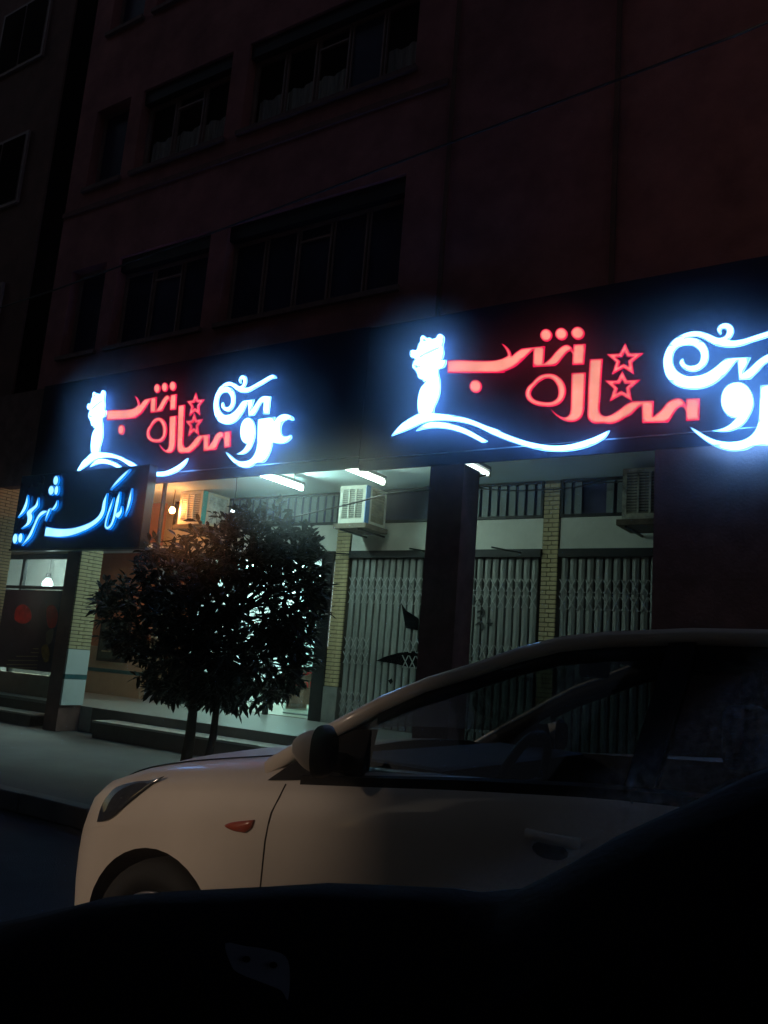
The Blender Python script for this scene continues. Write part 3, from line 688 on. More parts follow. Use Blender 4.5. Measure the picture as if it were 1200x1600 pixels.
def star(k, tips):
    cx = sum(p[0] for p in tips) / 5; cy = sum(p[1] for p in tips) / 5; o_ = []; i_ = []
    for a in range(5):
        p, q = tips[a], tips[(a + 1) % 5]; mx, my = (p[0] + q[0]) / 2, (p[1] + q[1]) / 2
        inn = (cx + (mx - cx) * .56, cy + (my - cy) * .56)
        o_ += [(*p, 1), (*inn, 1)]
        i_ += [(cx + (p[0] - cx) * .48, cy + (p[1] - cy) * .48, 1), (cx + (inn[0] - cx) * .5, cy + (inn[1] - cy) * .5, 1)]
    return SP([(k, o_)]), SP([(k, i_)])
star1 = star('Z2', [(1072, 250), (1226, 335), (1145, 515), (960, 515), (915, 345)])
star2 = star('Z2', [(1048, 490), (1201, 562), (1130, 745), (942, 745), (900, 570)])
spiral = SP([('Z3', [(1478, 128, 1), (1425, 92), (1365, 96), (1285, 120), (1195, 151), (1100, 180), (1000, 213), (920, 230), (858, 224, 1), (890, 190), (906, 150), (900, 110), (870, 86), (830, 80), (790, 95), (766, 125), (770, 152), (790, 172, 1), (803, 162, 1), (797, 145), (802, 128), (822, 120), (842, 130), (848, 155), (836, 185), (808, 204), (770, 205), (700, 175), (640, 155), (580, 148), (510, 160), (440, 190), (380, 235), (335, 300), (308, 380), (308, 450), (330, 530), (380, 590), (450, 625), (540, 640), (630, 635), (710, 610), (780, 565), (850, 500), (905, 430), (938, 392, 1), (952, 560, 1)]),
             ('L2', [(640, 470, 1), (668, 425), (695, 375), (716, 348), (735, 350, 1), (727, 458, 1), (780, 458, 1), (798, 295, 1), (755, 290), (715, 298), (675, 340), (640, 395), (606, 438, 1)]), ('Z3', [(1050, 370, 1), (840, 378, 1), (790, 420), (730, 470), (650, 515), (560, 535), (490, 525), (430, 490), (395, 440), (385, 390), (395, 330), (430, 285), (490, 265), (550, 268), (600, 300), (625, 345), (620, 400), (590, 435), (540, 445), (500, 430), (483, 405), (475, 380, 1), (452, 395), (445, 425), (470, 460), (520, 485), (580, 488), (640, 460), (680, 410), (692, 350), (680, 285), (640, 235), (580, 207), (520, 205), (478, 216, 1), (510, 198), (580, 190), (640, 205), (700, 240), (760, 268), (830, 280), (900, 282), (980, 268), (1060, 240), (1120, 221), (1195, 198), (1265, 175), (1330, 150), (1400, 131)])])
waw = SP([('Z3', [(950, 582), (1010, 605), (1055, 660), (1075, 730), (1070, 800), (1040, 870), (990, 940), (920, 985), (850, 1003), (780, 1003), (725, 995, 1), (790, 985), (860, 955), (910, 910), (935, 885, 1), (880, 880), (830, 840), (803, 780), (800, 720), (820, 650), (870, 600)])])
raain = SP([('Z3', [(535, 965, 1), (600, 998), (680, 1045), (760, 1078), (850, 1093), (940, 1090), (1020, 1062), (1080, 1010), (1115, 930), (1126, 820), (1130, 720), (1132, 610, 1)]),
            ('L2', [(838, 487, 1), (838, 535, 1), (858, 500), (890, 475), (930, 462), (975, 468), (1010, 490), (1018, 515, 1), (995, 520), (965, 512), (930, 525), (905, 560), (895, 610), (903, 650), (930, 675), (965, 672), (988, 658, 1), (997, 685), (960, 720), (905, 740), (850, 735), (815, 728, 1), (805, 790), (775, 860), (735, 915)]),
            ('Z3', [(1100, 1118), (1010, 1158), (900, 1168), (800, 1150), (700, 1105), (620, 1048), (560, 995)])])
parts = [('bride_emblem', [figure, fig_h1, fig_h2, fig_h3], WHT, 0), ('swash', [swash], WHT, .003), ('swash', [arc], WHT, .006), ('letter', [shb], REDL, 0), ('letter', [ring, ring_h], REDL, 0), ('letter', [ra], REDL, .0), ('letter', [sta], REDL, .0),
         ('star', list(star1), REDL, 0), ('star', list(star2), REDL, .003), ('letter', [spiral], WHT, 0), ('letter', [waw], WHT, .003), ('letter', [raain], WHT, .006)] + [('dot', [d], REDL, 0) for d in dots]
def shop_sign(label, xform, panel):
    x0, x1, z0, z1 = panel
    t = empty('shop_sign', ((x0 + x1) / 2, YF, z0), label, 'sign')
    box('panel', FASCIA, t, x0, x1, YF, YF + .018, z0 + .14, z1)
    box('panel', FASCIA, t, x0, x1, YF - .002, YF + .018, z0, z0 + .128)
    box('seam_trim', TRIM, t, x0, x1, YF - .006, YF + .016, z0 + .13, z0 + .138)
    for nm, loops, mat, dy in parts:
        LL = []
        for L in loops:
            L = [tuple(np.array([*q[:2], 1]) @ xform) + tuple(q[2:]) for q in L]
            LL.append(smooth_poly(L, 4))
        lit_letter(nm, LL, YS + .006 - dy, .005, mat, BACK[mat], t, 4 if mat is REDL else 2)
    return t
shop_sign('lit sign with bride emblem and red and white Persian lettering above the closed shutters', np.array([[1, 0], [0, 1], [0, 0]]), (-5.35, 1.6, 3.45, 5.15))
shop_sign('lit sign with bride emblem and red and white Persian lettering above the street tree', R2L, (-11.4, -5.36, 3.485, 5.17))
# the lower cyan board
YBD = 7.08
bd = empty('signboard', (-9.7, 7.2, 2.56), 'dark signboard with glowing cyan Persian lettering on the pillar', 'sign')
x0, z0 = onY(16, 858, YBD + .06)[0], onY(16, 858, YBD + .06)[2]; x1 = onY(224, 800, YBD + .06)[0]; z1 = onY(33, 744, YBD + .06)[2]
BDM = M('board_black_blue_glow', (.014, .022, .055), .12, .3, 1.5, spec=.5)  # blue glow of the letters is put into the black board colour
MB().box(x0, x1, YBD + .06, YBD + .17, z0, z1, bev=.006).build('box', BDM, bd)
box('rim', M('rim_black', (.015, .015, .018), .3, metal=.6), bd, x0 - .015, x1 + .015, YBD + .05, YBD + .18, z0 - .025, z0 - .002)
box('rim', M('rim_black', (.015, .015, .018)), bd, x1 + .002, x1 + .02, YBD + .05, YBD + .18, z0 - .001, z1)
for xx in (x0 + .4, x1 - .35):
    box('support', BLACKM, bd, xx, xx + .05, YBD + .171, YF - .003, (z0 + z1) / 2, (z0 + z1) / 2 + .05)
def b_stroke(name, pts):
    L = [zp('B', *q, YBD) for q in stroke_poly(pts, 5)]
    lit_letter(name, [L], YBD + .02, .008, CYAN, CYB, bd, 3)
def b_dot(cx, cy, rx, ry):
    L = [zp('B', *q, YBD) for q in ellipse(cx, cy, rx, ry, 18, .15)]
    lit_letter('dot', [L], YBD + .02, .008, CYAN, CYB, bd, 3)
b_stroke('letter', [(1022, 212, 4), (1010, 290, 22), (990, 370, 18), (968, 432, 3)])
b_stroke('letter', [(930, 238, 4), (915, 300, 26), (900, 370, 26), (885, 440, 22), (862, 500, 22), (832, 524, 28), (818, 500, 18), (833, 430, 16), (860, 350, 17), (880, 283, 4)])
b_stroke('letter', [(942, 350, 6), (937, 395, 24), (910, 425, 46), (897, 440, 30)])
b_stroke('letter', [(830, 250, 5), (810, 320, 26), (797, 395, 32), (760, 455, 36), (680, 510, 44), (560, 553, 60), (450, 562, 70), (345, 550, 78)])
b_stroke('letter', [(1010, 62, 8), (960, 110, 24), (900, 172, 22), (853, 226, 5)])
b_dot(430, 152, 21, 40); b_dot(394, 230, 23, 40); b_dot(434, 228, 17, 40)
b_stroke('letter', [(440, 305, 5), (430, 345, 20), (405, 378, 20), (386, 372, 12), (372, 395, 20), (345, 470, 6)])
b_stroke('letter', [(372, 392, 8), (330, 402, 30), (292, 440, 22), (262, 505, 20), (222, 590, 24), (162, 662, 6)])
b_stroke('letter', [(292, 284, 4), (280, 345, 24), (250, 375, 30), (222, 405, 40), (228, 440, 42), (212, 490, 26), (158, 530, 4)])
b_stroke('letter', [(208, 265, 4), (200, 330, 22), (175, 390, 24), (132, 443, 4)])
b_dot(112, 607, 20, 42); b_dot(153, 602, 18, 40)
# post and lamp bracket beside the board
q = onY(236, 790, YF + .1)
MB().tube([(q[0], YF + .3, 2.45), (q[0], YF + .3, 3.88)], .03, 8).build('steel_post', BLACKM)
tag(bpy.data.objects['steel_post'], 'thin dark steel hanger post behind the end of the cyan board', 'post')

# ------------------------------------------------------------------ street tree
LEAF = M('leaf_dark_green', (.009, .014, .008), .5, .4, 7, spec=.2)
BARK = M('bark', (.035, .027, .02), .85, .35, 14, .6)
def tree(name, label, base, stems, blobs, ntwig, lf, seed, yspread):
    R_ = random.Random(seed)
    t = empty(name, base, label, 'tree')
    tr = MB()
    heads = []
    for s in stems:
        tr.tube(s[0], s[1], 9)
    cr = MB(); tw = MB()
    tot = sum(b[3] * b[4] for b in blobs)
    for (cx, cy, cz, rx, rz, ry) in blobs:
        n = int(ntwig * rx * rz / tot)
        for i in range(n):
            while True:
                d = Vector((R_.uniform(-1, 1), R_.uniform(-1, 1), R_.uniform(-1, 1)))
                if .15 < d.length < 1: break
            if R_.random() < .55: d = d.normalized() * R_.uniform(.72, 1.04)
            p = Vector((cx + d.x * rx, cy + d.y * ry, cz + d.z * rz))
            out = Vector((d.x, d.y * .8, d.z * .7 + .45)).normalized()
            out = (out + Vector((R_.uniform(-.5, .5), R_.uniform(-.5, .5), R_.uniform(-.4, .4)))).normalized()
            L = R_.uniform(.10, .2)
            q = p - out * L
            tw.tube([q, p], [.004, .002], 3, False)
            m_ = R_.randint(6, 10)
            for k in range(m_):
                f_ = k / m_; b = q + (p - q) * f_ * 1.0
                side = Vector((R_.uniform(-1, 1), R_.uniform(-1, 1), R_.uniform(-.7, .6)))
                ld = (out * (.35 + .6 * f_) + side.normalized() * .75 + Vector((0, 0, -.18))).normalized()
                l = lf * R_.uniform(.6, 1.15); wd = l * R_.uniform(.17, .24)
                sdv = ld.cross(Vector((R_.uniform(-.6, .6), R_.uniform(-.6, .6), 1))).normalized(); up = sdv.cross(ld)
                dr = Vector((0, 0, -.12 * l))
                cr.add([b, b + ld * l * .35 + sdv * wd * .9 + up * wd * .25, b + ld * l * .72 + sdv * wd * .75 + up * wd * .2 + dr * .5, b + ld * l + dr, b + ld * l * .72 - sdv * wd * .75 + up * wd * .2 + dr * .5, b + ld * l * .35 - sdv * wd * .9 + up * wd * .25, b + ld * l * .5],
                       [(0, 6, 1), (1, 6, 2), (2, 6, 3), (3, 6, 4), (4, 6, 5), (5, 6, 0)])
    # limbs into the crown
    top = stems[0][0][-1]
    for (cx, cy, cz, rx, rz, ry) in blobs:
        for k in range(5):
            s = stems[k % len(stems)][0][-1]
            e = Vector((cx + R_.uniform(-.6, .6) * rx, cy + R_.uniform(-.6, .6) * ry, cz + R_.uniform(-.5, .6) * rz))
            mid = (Vector(s) + e) / 2 + Vector((R_.uniform(-.1, .1), R_.uniform(-.1, .1), .08))
            tr.tube([s, mid, e], [.022, .013, .005], 5)
    tr.build('trunk', BARK, t, True)
    tag(tw.build('twigs', BARK, t), kind='stuff')
    tag(cr.build('crown', LEAF, t), kind='stuff')
    return t
YT = 6.0
def tb(px, py, rx, ry, dy=0., depth=None):
    q = onY(px, py, YT + dy); r = onY(px + rx, py, YT + dy); s_ = onY(px, py - ry, YT + dy)
    a = abs(r[0] - q[0]); b = abs(s_[2] - q[2]); return (q[0], YT + dy, q[2], a, b, depth or min(a, b) * 1.0)
sb1 = onY(297, 1150, YT); sb2 = onY(333, 1150, YT + .1)
f1 = onY(303, 1095, YT); f2 = onY(340, 1090, YT + .1); g1 = onY(312, 1000, YT); g2 = onY(375, 960, YT + .1)
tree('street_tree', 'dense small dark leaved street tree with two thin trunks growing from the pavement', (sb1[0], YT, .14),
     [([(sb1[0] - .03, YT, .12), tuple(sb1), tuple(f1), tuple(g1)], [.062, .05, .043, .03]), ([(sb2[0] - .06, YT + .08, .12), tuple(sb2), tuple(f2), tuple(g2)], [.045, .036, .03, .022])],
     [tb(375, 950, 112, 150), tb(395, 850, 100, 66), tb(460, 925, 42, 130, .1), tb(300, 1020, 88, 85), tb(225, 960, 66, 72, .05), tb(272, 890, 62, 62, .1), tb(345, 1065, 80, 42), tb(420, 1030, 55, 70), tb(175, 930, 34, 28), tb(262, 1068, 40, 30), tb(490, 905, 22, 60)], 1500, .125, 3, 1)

# ------------------------------------------------------------------ parked hatchback
CY, CW = 3.06, .86
PAINT = M('car_cream_white_paint', (.60, .53, .46), .42, .06, 3, coat=.22, spec=.3)
TRIMB = M('car_black_trim', (.006, .006, .008), .6, .2, 10, spec=.12)
RUB = M('tyre_rubber', (.014, .014, .015), .8, .2, 12)
CGL = GL('car_glass', (.34, .38, .40), .05, .14)
CAB = M('cabin_plastic', (.014, .014, .018), .6, .3, 10)
FAB = M('seat_fabric', (.018, .018, .02), .9, .3, 20)
def lerp(tb_, x):
    for (a, va), (b, vb) in zip(tb_, tb_[1:]):
        if x <= b: 
            t = max(0, (x - a) / (b - a)); return va + (vb - va) * t
    return tb_[-1][1]
def sm(tb_, x, h=.09): return (lerp(tb_, x - h) + lerp(tb_, x) * 2 + lerp(tb_, x + h)) / 4
BELT = [(-3.2, .56), (-3.1, .58), (-2.93, .68), (-2.72, .775), (-2.5, .83), (-2.28, .87), (-1.78, .94), (-1.4, .98), (-1.18, 1.005), (-.72, 1.047), (0, 1.07), (.6, 1.09), (.9, 1.08), (1.0, 1.04)]
TOP = [(-3.2, .60), (-3.1, .62), (-3.0, .745), (-2.85, .83), (-2.6, .915), (-2.4, .96), (-2.1, 1.01), (-1.85, 1.05), (-1.6, 1.06), (-1.2, 1.04), (.9, 1.06), (1.0, 1.04)]
def plan(x):
    w_ = CW
    if x < -2.5: t = min(1, (-2.5 - x) / .6); w_ = CW * (1 - .47 * t ** 2.1)
    if x > .55: t = (x - .55) / .45; w_ = CW * (1 - .2 * t ** 2.2)
    return w_
def half(x, z):
    """half width of the body at station x and height z"""
    w_ = plan(x); zb_ = sm(BELT, x)
    prof = [(.10, -.10), (.17, -.06), (.24, -.025), (.40, -.004), (.55, .0), (.72, -.004)]
    d = lerp(prof, z) if z < .72 else -.004
    u = (z - (zb_ - .16)) / .16
    if u > 0: d -= .034 * min(u, 1.2) ** 2
    return w_ + d * (1 if w_ > .6 else .7)
def car_pt(px, py, off=0.):
    y = CY - CW
    for _ in range(25):
        q = onY(px, py, y); y = CY - half(q[0], q[2])
    return (q[0], y - off, q[2])
xs = [-3.1, -3.085, -3.06, -3.02, -2.96, -2.88, -2.8, -2.7] + [-2.6 + .1 * k for k in range(32)] + [.62, .72, .8, .87, .92, .96, 1.0]
rings = []
for x in xs:
    zb_ = sm(BELT, x); zt = sm(TOP, x); e = 1.
    if x < -3.0: e = 1 - ((-3.0 - x) / .1) ** 2 * .05
    zl = .19 + max(0, (-2.9 - x)) * .35
    hs = [zl, .24, .32, .42, .52, .62, .70]
    hs = [min(h, zb_ - .2 + .02 * i) if h > zb_ - .2 else h for i, h in enumerate(hs)]
    hs = sorted(hs) + [zb_ - .13, zb_ - .07, zb_ - .03, zb_]
    pr = [(half(x, z) * e, z) for z in hs]
    wb = pr[-1][0]
    pr += [(wb - .018, zb_ + .014), (wb - .05, zb_ + .024 + (zt - zb_) * .15), (wb * .78, zb_ + (zt - zb_) * .62), (wb * .5, zb_ + (zt - zb_) * .88), (wb * .22, zb_ + (zt - zb_) * .98)]
    ring_ = [(x, CY, zl - .03)] + [(x, CY - a, z) for a, z in pr] + [(x, CY, zt)] + [(x, CY + a, z) for a, z in pr[::-1]]
    rings.append(ring_)
car = empty('parked_car', (-1.05, CY, 0), 'cream white hatchback parked at the kerb with warm street light on its fender', 'car')
bm_ = MB().loft(rings, True, True)
body = bm_.build('body', PAINT, car, True, True)
AX = (-2.29, .29)
cut = MB()
for ax in AX:
    for sgn in (-1, 1):
        y0, y1 = (CY - CW - .05, CY - CW + .27) if sgn < 0 else (CY + CW - .27, CY + CW + .05)
        r0 = [(ax + .345 * math.cos(a), y0, .305 + .345 * math.sin(a)) for a in [2 * math.pi * k / 40 for k in range(40)]]
        cut.loft([r0, [(p[0], y1, p[2]) for p in r0]], True, True)
cme = cut.mesh('cut', True); co = bpy.data.objects.new('cut', cme); col.objects.link(co); cme.materials.append(TRIMB)
body.data.materials.append(TRIMB)
mod = body.modifiers.new('b', 'BOOLEAN'); mod.operation = 'DIFFERENCE'; mod.object = co; mod.solver = 'EXACT'; mod.material_mode = 'TRANSFER'
# cockpit opening so that the cabin is hollow
co.location = (0, 0, 0)
bpy.context.view_layer.update()
co.parent = car; co.location = -car.location
cc = MB().box(-1.76, .75, CY - .70, CY + .70, .42, 1.3).mesh('cut2', True); co2 = bpy.data.objects.new('cut2', cc); col.objects.link(co2); cc.materials.append(CAB); co2.parent = car; co2.location = -car.location
mod2 = body.modifiers.new('b2', 'BOOLEAN'); mod2.operation = 'DIFFERENCE'; mod2.object = co2; mod2.solver = 'EXACT'; mod2.material_mode = 'TRANSFER'
bpy.context.view_layer.update()
nm_ = bpy.data.meshes.new_from_object(body.evaluated_get(bpy.context.evaluated_depsgraph_get()))
body.modifiers.clear(); body.data = nm_
bpy.data.objects.remove(co); bpy.data.objects.remove(co2)
nm_.update()
for p in nm_.polygons: p.use_smooth = True
try: nm_.set_sharp_from_angle(angle=math.radians(32))
except Exception: pass
# wheels
for ax in AX:
    for sgn in (-1, 1):
        yw = CY + sgn * (CW - .012); s = sgn
        wh = empty('wheel', (ax, yw, .305)); wh.parent = car; wh.location = Vector((ax, yw, .305)) - car.location
        def ringy(r, dy, n=36): return [(ax + r * math.cos(a), yw - s * dy, .305 + r * math.sin(a)) for a in [2 * math.pi * k / n for k in range(n)]]
        def wlink(mb_, nm2, mt, sm_=True):
            o = link(nm2, mb_.mesh(nm2, True), mt, None, sm_); o.parent = wh; o.location = -Vector((ax, yw, .305)); return o
        wlink(MB().loft([ringy(.20, .19), ringy(.29, .19), ringy(.303, .17), ringy(.305, .05), ringy(.297, .012), ringy(.25, .0), ringy(.205, .01), ringy(.20, .03)], True, False), 'tyre', RUB)
        wlink(MB().loft([ringy(.204, .012), ringy(.196, .006), ringy(.188, .02), ringy(.182, .08), ringy(.06, .085), ringy(.05, .085)], True, True), 'rim', M('alloy', (.28, .28, .29), .35, metal=.8))
        sp = MB()
        for k in range(7):
            a = 2 * math.pi * k / 7
            for_ = lambda r, t, dy: (ax + r * math.cos(a) - t * math.sin(a), yw - s * dy, .305 + r * math.sin(a) + t * math.cos(a))
            sp.add([for_(.03, -.025, .03), for_(.19, -.016, .022), for_(.19, .016, .022), for_(.03, .025, .03), for_(.03, -.03, .06), for_(.19, -.02, .05), for_(.19, .02, .05), for_(.03, .03, .06)], [(0, 1, 2, 3), (7, 6, 5, 4), (0, 4, 5, 1), (1, 5, 6, 2), (2, 6, 7, 3), (3, 7, 4, 0)])
        sp.loft([ringy(.045, .02, 16), ringy(.05, .05, 16)], True, True)
        wlink(sp, 'spokes', M('alloy', (.28, .28, .29)), False)
# greenhouse
RAIL = [(-1.90, 2.285, .985), (-1.75, 2.30, 1.083), (-1.60, 2.315, 1.173), (-1.50, 2.335, 1.236), (-1.36, 2.38, 1.31), (-1.205, 2.42, 1.372), (-1.08, 2.45, 1.425), (-.954, 2.475, 1.466), (-.817, 2.49, 1.487), (-.576, 2.50, 1.508), (-.377, 2.50, 1.512), (0, 2.50, 1.505), (.35, 2.50, 1.48), (.62, 2.50, 1.44), (.78, 2.49, 1.36), (.95, 2.44, 1.09)]
RAIL = [(a, b, c - .016 * min(1, (a + 1.9) / .6)) for a, b, c in RAIL]
def mir(p): return (p[0], 2 * CY - p[1], p[2])
def across(p, n=9, crown=.05, bow=0.):
    a, b = Vector(p), Vector(mir(p)); out = []
    for k in range(n):
        t = k / (n - 1); u = 1 - (2 * t - 1) ** 2
        q = a.lerp(b, t); q.z += crown * u; q.x -= bow * u; out.append(tuple(q))
    return out
MB().loft([across(p, crown=.018) for p in RAIL[6:14]], False).build('roof', PAINT, car, True, True)
ws = [across((p[0], p[1] + .03, p[2] - .006), crown=.018, bow=.14 * (1 - i / 8)) for i, p in enumerate(RAIL[1:8])]
MB().loft(ws, False).build('windscreen', CGL, car, True, True)
MB().loft([across(p, crown=.03, bow=-.05) for p in RAIL[13:]], False).build('rear_window', CGL, car, True, True)
for side in (0, 1):
    fl = (lambda p: p) if side == 0 else mir
    # rail from cowl to tail, body colour: flat section a little wider than thick
    def rail_ring(p, i):
        wdt = .034 if 3 < i < 14 else .042
        return [fl((p[0] + dx, p[1] + dy, p[2] + dz)) for dx, dy, dz in ((0, -.012, -wdt), (0, -.018, 0), (0, .0, .014), (0, .05, .016), (0, .055, -.02), (0, .02, -wdt - .006))]
    MB().loft([rail_ring(p, i) for i, p in enumerate(RAIL)], True, True).build('roof_rail', PAINT, car, True, True, True)
    MB().loft([[fl((p[0] + .01, p[1] + dy, p[2] + dz)) for dy, dz in ((.058, .012), (.075, .0), (.07, -.05), (.03, -.055), (.0, -.05), (.056, -.022))] for p in RAIL], True, True).build('pillar_trim', CAB, car, True, True, True)
    # black window surround below the rail
    def sur(p): return [fl((p[0], p[1] - .008, p[2] - .033)), fl((p[0], p[1] + .006, p[2] - .033)), fl((p[0] + .0, p[1] - .002, p[2] - .075)), fl((p[0], p[1] - .016, p[2] - .075))]
    MB().loft([sur(p) for p in RAIL[3:14]], True, True).build('window_surround', TRIMB, car, True, True, True)
    # side glass: belt to rail
    bot = []; tp = []
    for x in [-1.62, -1.5, -1.35, -1.2, -1.05, -.9, -.72, -.5, -.2, .1, .4, .6]:
        zb_ = sm(BELT, x)
        for (a, b) in zip(RAIL, RAIL[1:]):
            if a[0] <= x <= b[0]:
                t = (x - a[0]) / (b[0] - a[0]); ry = a[1] + (b[1] - a[1]) * t; rz = a[2] + (b[2] - a[2]) * t
        bot.append(fl((x, CY - half(x, zb_) + .035, zb_ + .0))); tp.append(fl((x, ry + .0, max(rz - .05, zb_ + .02))))
    MB().loft([bot, tp], False).build('side_window', CGL, car, True)
    # belt moulding
    bl_ = []
    for x in [-1.72 + .09 * k for k in range(26)]:
        zb_ = sm(BELT, x); y = CY - half(x, zb_)
        bl_.append([fl((x, y - .002, zb_ - .006)), fl((x, y + .0, zb_ + .022)), fl((x, y + .05, zb_ + .028)), fl((x, y + .05, zb_ - .006))])
    MB().loft(bl_, True, True).build('belt_moulding', TRIMB, car, False, False, True)
    # pillars
    for (xb_, xt, w_) in ((-.66, -.60, .075), (.50, .42, .09)):
        zb_ = sm(BELT, xb_); y0 = CY - half(xb_, zb_) + .024
        MB().add([fl(q) for q in ((xb_ - w_ / 2, y0, zb_), (xb_ + w_ / 2, y0, zb_), (xt + w_ / 2, 2.492, 1.475), (xt - w_ / 2, 2.492, 1.475), (xb_ - w_ / 2, y0 + .05, zb_), (xb_ + w_ / 2, y0 + .05, zb_), (xt + w_ / 2, 2.545, 1.475), (xt - w_ / 2, 2.545, 1.475))],
                 [(0, 1, 2, 3), (7, 6, 5, 4), (0, 4, 5, 1), (1, 5, 6, 2), (2, 6, 7, 3), (3, 7, 4, 0)]).build('pillar', TRIMB, car, False, False, True)
    # mirror sail and mirror
    sl_ = [(-1.86, .935), (-1.80, .985), (-1.70, 1.06), (-1.61, 1.125), (-1.52, 1.13), (-1.50, .985)]
    def sy(x, z): return CY - half(x, min(z, sm(BELT, x))) + .012 + max(0, z - sm(BELT, x)) * .5
    MB().loft([[fl((x, sy(x, z) - .012, z)) for x, z in sl_], [fl((x, sy(x, z) + .03, z)) for x, z in sl_]], True, True).build('mirror_sail', TRIMB, car, False, False, True)
    mq = onY(487, 1170, 2.09); mc = (mq[0], 2.09, mq[2])
    rg = []
    for k in range(9):
        t = k / 8; sx = (math.sin(math.pi * (.07 + .45 * t))) ** .7
        rg.append([fl((mc[0] - .06 + .105 * t, mc[1] + .055 * sx * math.copysign(abs(math.cos(a)) ** .65, math.cos(a)) + .012 * t, mc[2] - .004 * t + .066 * sx * math.copysign(abs(math.sin(a)) ** .7, math.sin(a)))) for a in [2 * math.pi * q / 22 for q in range(22)]])
    mo = MB().loft(rg, True, True).build('wing_mirror', PAINT, car, True, True, True)
    rg = [[fl((mc[0] + .046 + .012 * t, mc[1] + .012 + (.056 - .01 * t) * math.copysign(abs(math.cos(a)) ** .65, math.cos(a)), mc[2] - .004 + (.067 - .01 * t) * math.copysign(abs(math.sin(a)) ** .7, math.sin(a)))) for a in [2 * math.pi * q / 22 for q in range(22)]] for t in (-1, 0, 1)]
    MB().loft(rg, True, True).build('mirror_glass_shell', TRIMB, mo, True, True, True)
    MB().tube([fl((mc[0] + .0, 2.13, mc[2] - .03)), fl((mc[0] + .01, 2.26, mc[2] - .05))], [.028, .032], 8).build('mirror_arm', TRIMB, mo, True)
    # door gaps
    def gap(pts, w_=.005):
        g = MB(); r1 = []
        for i, (x, z) in enumerate(pts):
            a = pts[max(i - 1, 0)]; b = pts[min(i + 1, len(pts) - 1)]; dx, dz = b[0] - a[0], b[1] - a[1]; l = math.hypot(dx, dz) or 1
            nx, nz = -dz / l * w_ / 2, dx / l * w_ / 2
            y = CY - half(x, z) - .0015
            r1.append([fl((x + nx, y, z + nz)), fl((x - nx, y, z - nz)), fl((x - nx, y + .012, z - nz)), fl((x + nx, y + .012, z + nz))])
        g.loft(r1, True, True).build('door_gap', TRIMB, car, False, False, True)
    if side == 0:
        seam = [car_pt(*q) for q in ((447, 1225), (437, 1245), (424, 1270), (420, 1285), (414, 1315), (411, 1345), (408, 1375), (406, 1395))]
        seam = [(q[0], q[2]) for q in seam]; seam += [(seam[-1][0] + .0, .5), (seam[-1][0] + .02, .3)]
    gap(seam)
    gap([(-.66, 1.045), (-.65, .8), (-.66, .5), (-.70, .3)])
    gap([(.46, 1.07), (.42, .85), (.28, .75)])
    gap([(seam[-1][0], .29), (-1.2, .28), (-.7, .29)])
    for hx in (-.93, .18):
        zc = .925
        rg = []
        for k in range(7):
            t = k / 6; x = hx + .15 * t; y = CY - half(x, zc) - .018 * math.sin(math.pi * (.1 + .8 * t))
            rg.append([fl((x, y - .006, zc - .012)), fl((x, y - .006, zc + .012)), fl((x, y + .008, zc + .014)), fl((x, y + .008, zc - .014))])
        ho = MB().loft(rg, True, True).build('door_handle', PAINT, car, True, False, True)
        MB().add([fl((hx + .02 + .1 * (.5 + .5 * math.cos(a)), CY - half(hx + .07, zc - .03) - .002, zc - .03 + .022 * math.sin(a))) for a in [2 * math.pi * q / 16 for q in range(16)]], [tuple(range(16))]).build('handle_recess', TRIMB, ho)
# side details on both sides: indicator, headlights
def patch(name, pix, mat, off, both=True, sub=3):
    pts = [car_pt(px, py) for px, py in smooth_poly(pix, sub)]
    cx = np.mean([p[0] for p in pts]); cz = np.mean([p[2] for p in pts])
    for fl in ((lambda p: p), mir)[:2 if both else 1]:
        rg = []
        for s, o in ((1.0, -.004), (1.0, off * .6), (.93, off), (.5, off * 1.35), (.02, off * 1.5)):
            r_ = []
            for p in pts:
                x = cx + (p[0] - cx) * s; z = cz + (p[2] - cz) * s
                r_.append(fl((x, CY - half(x, z) - o, z)))
            rg.append(r_)
        MB().loft(rg, True, False).build(name, mat, car, True, True, True)
AMB = M('amber_lens', (.36, .045, .015), .25, .1, 20, spec=.5, coat=.5)
patch('side_indicator', [(352, 1290), (366, 1284), (398, 1281, 1), (394, 1293), (384, 1301, 1), (366, 1298)], AMB, .008)
HLM = M('headlight_lens', (.030, .034, .045), .08, .3, 12, spec=.6, coat=1.0)
patch('headlight', [(152, 1284, 1), (158, 1262), (168, 1244), (184, 1229), (213, 1221), (236, 1219), (256, 1213, 1), (236, 1228), (208, 1250), (182, 1272), (166, 1282)], HLM, .006, True, 3)
# front grille, bumper intake, plate
MB().box(-3.125, -3.098, CY - .34, CY + .34, .50, .58, bev=.008).build('grille', TRIMB, car)
MB().box(-3.112, -3.085, CY - .38, CY + .38, .25, .38, bev=.01).build('air_intake', TRIMB, car)
MB().box(-3.135, -3.126, CY - .26, CY + .26, .40, .49).build('number_plate', M('plate_white', (.6, .6, .6), .4), car)
# bonnet shut line
hp = [(-2.88, .50), (-2.6, .70), (-2.3, .745), (-2.0, .735), (-1.84, .70)]
for sgn in (-1, 1):
    hg = []
    for i in range(25):
        x = -2.9 + 1.06 * i / 24; zb_ = sm(BELT, x); zt = sm(TOP, x); wb = half(x, zb_)
        tw_ = .80 - .04 * i / 24; y = wb * tw_; zz_ = zb_ + (zt - zb_) * (.62 + (.24 - 0) * .0 - (tw_ - .78) * 2.1) + .004
        hg.append((x, CY + sgn * y, zz_))
    MB().tube(hg, .003, 5).build('bonnet_gap', TRIMB, car)
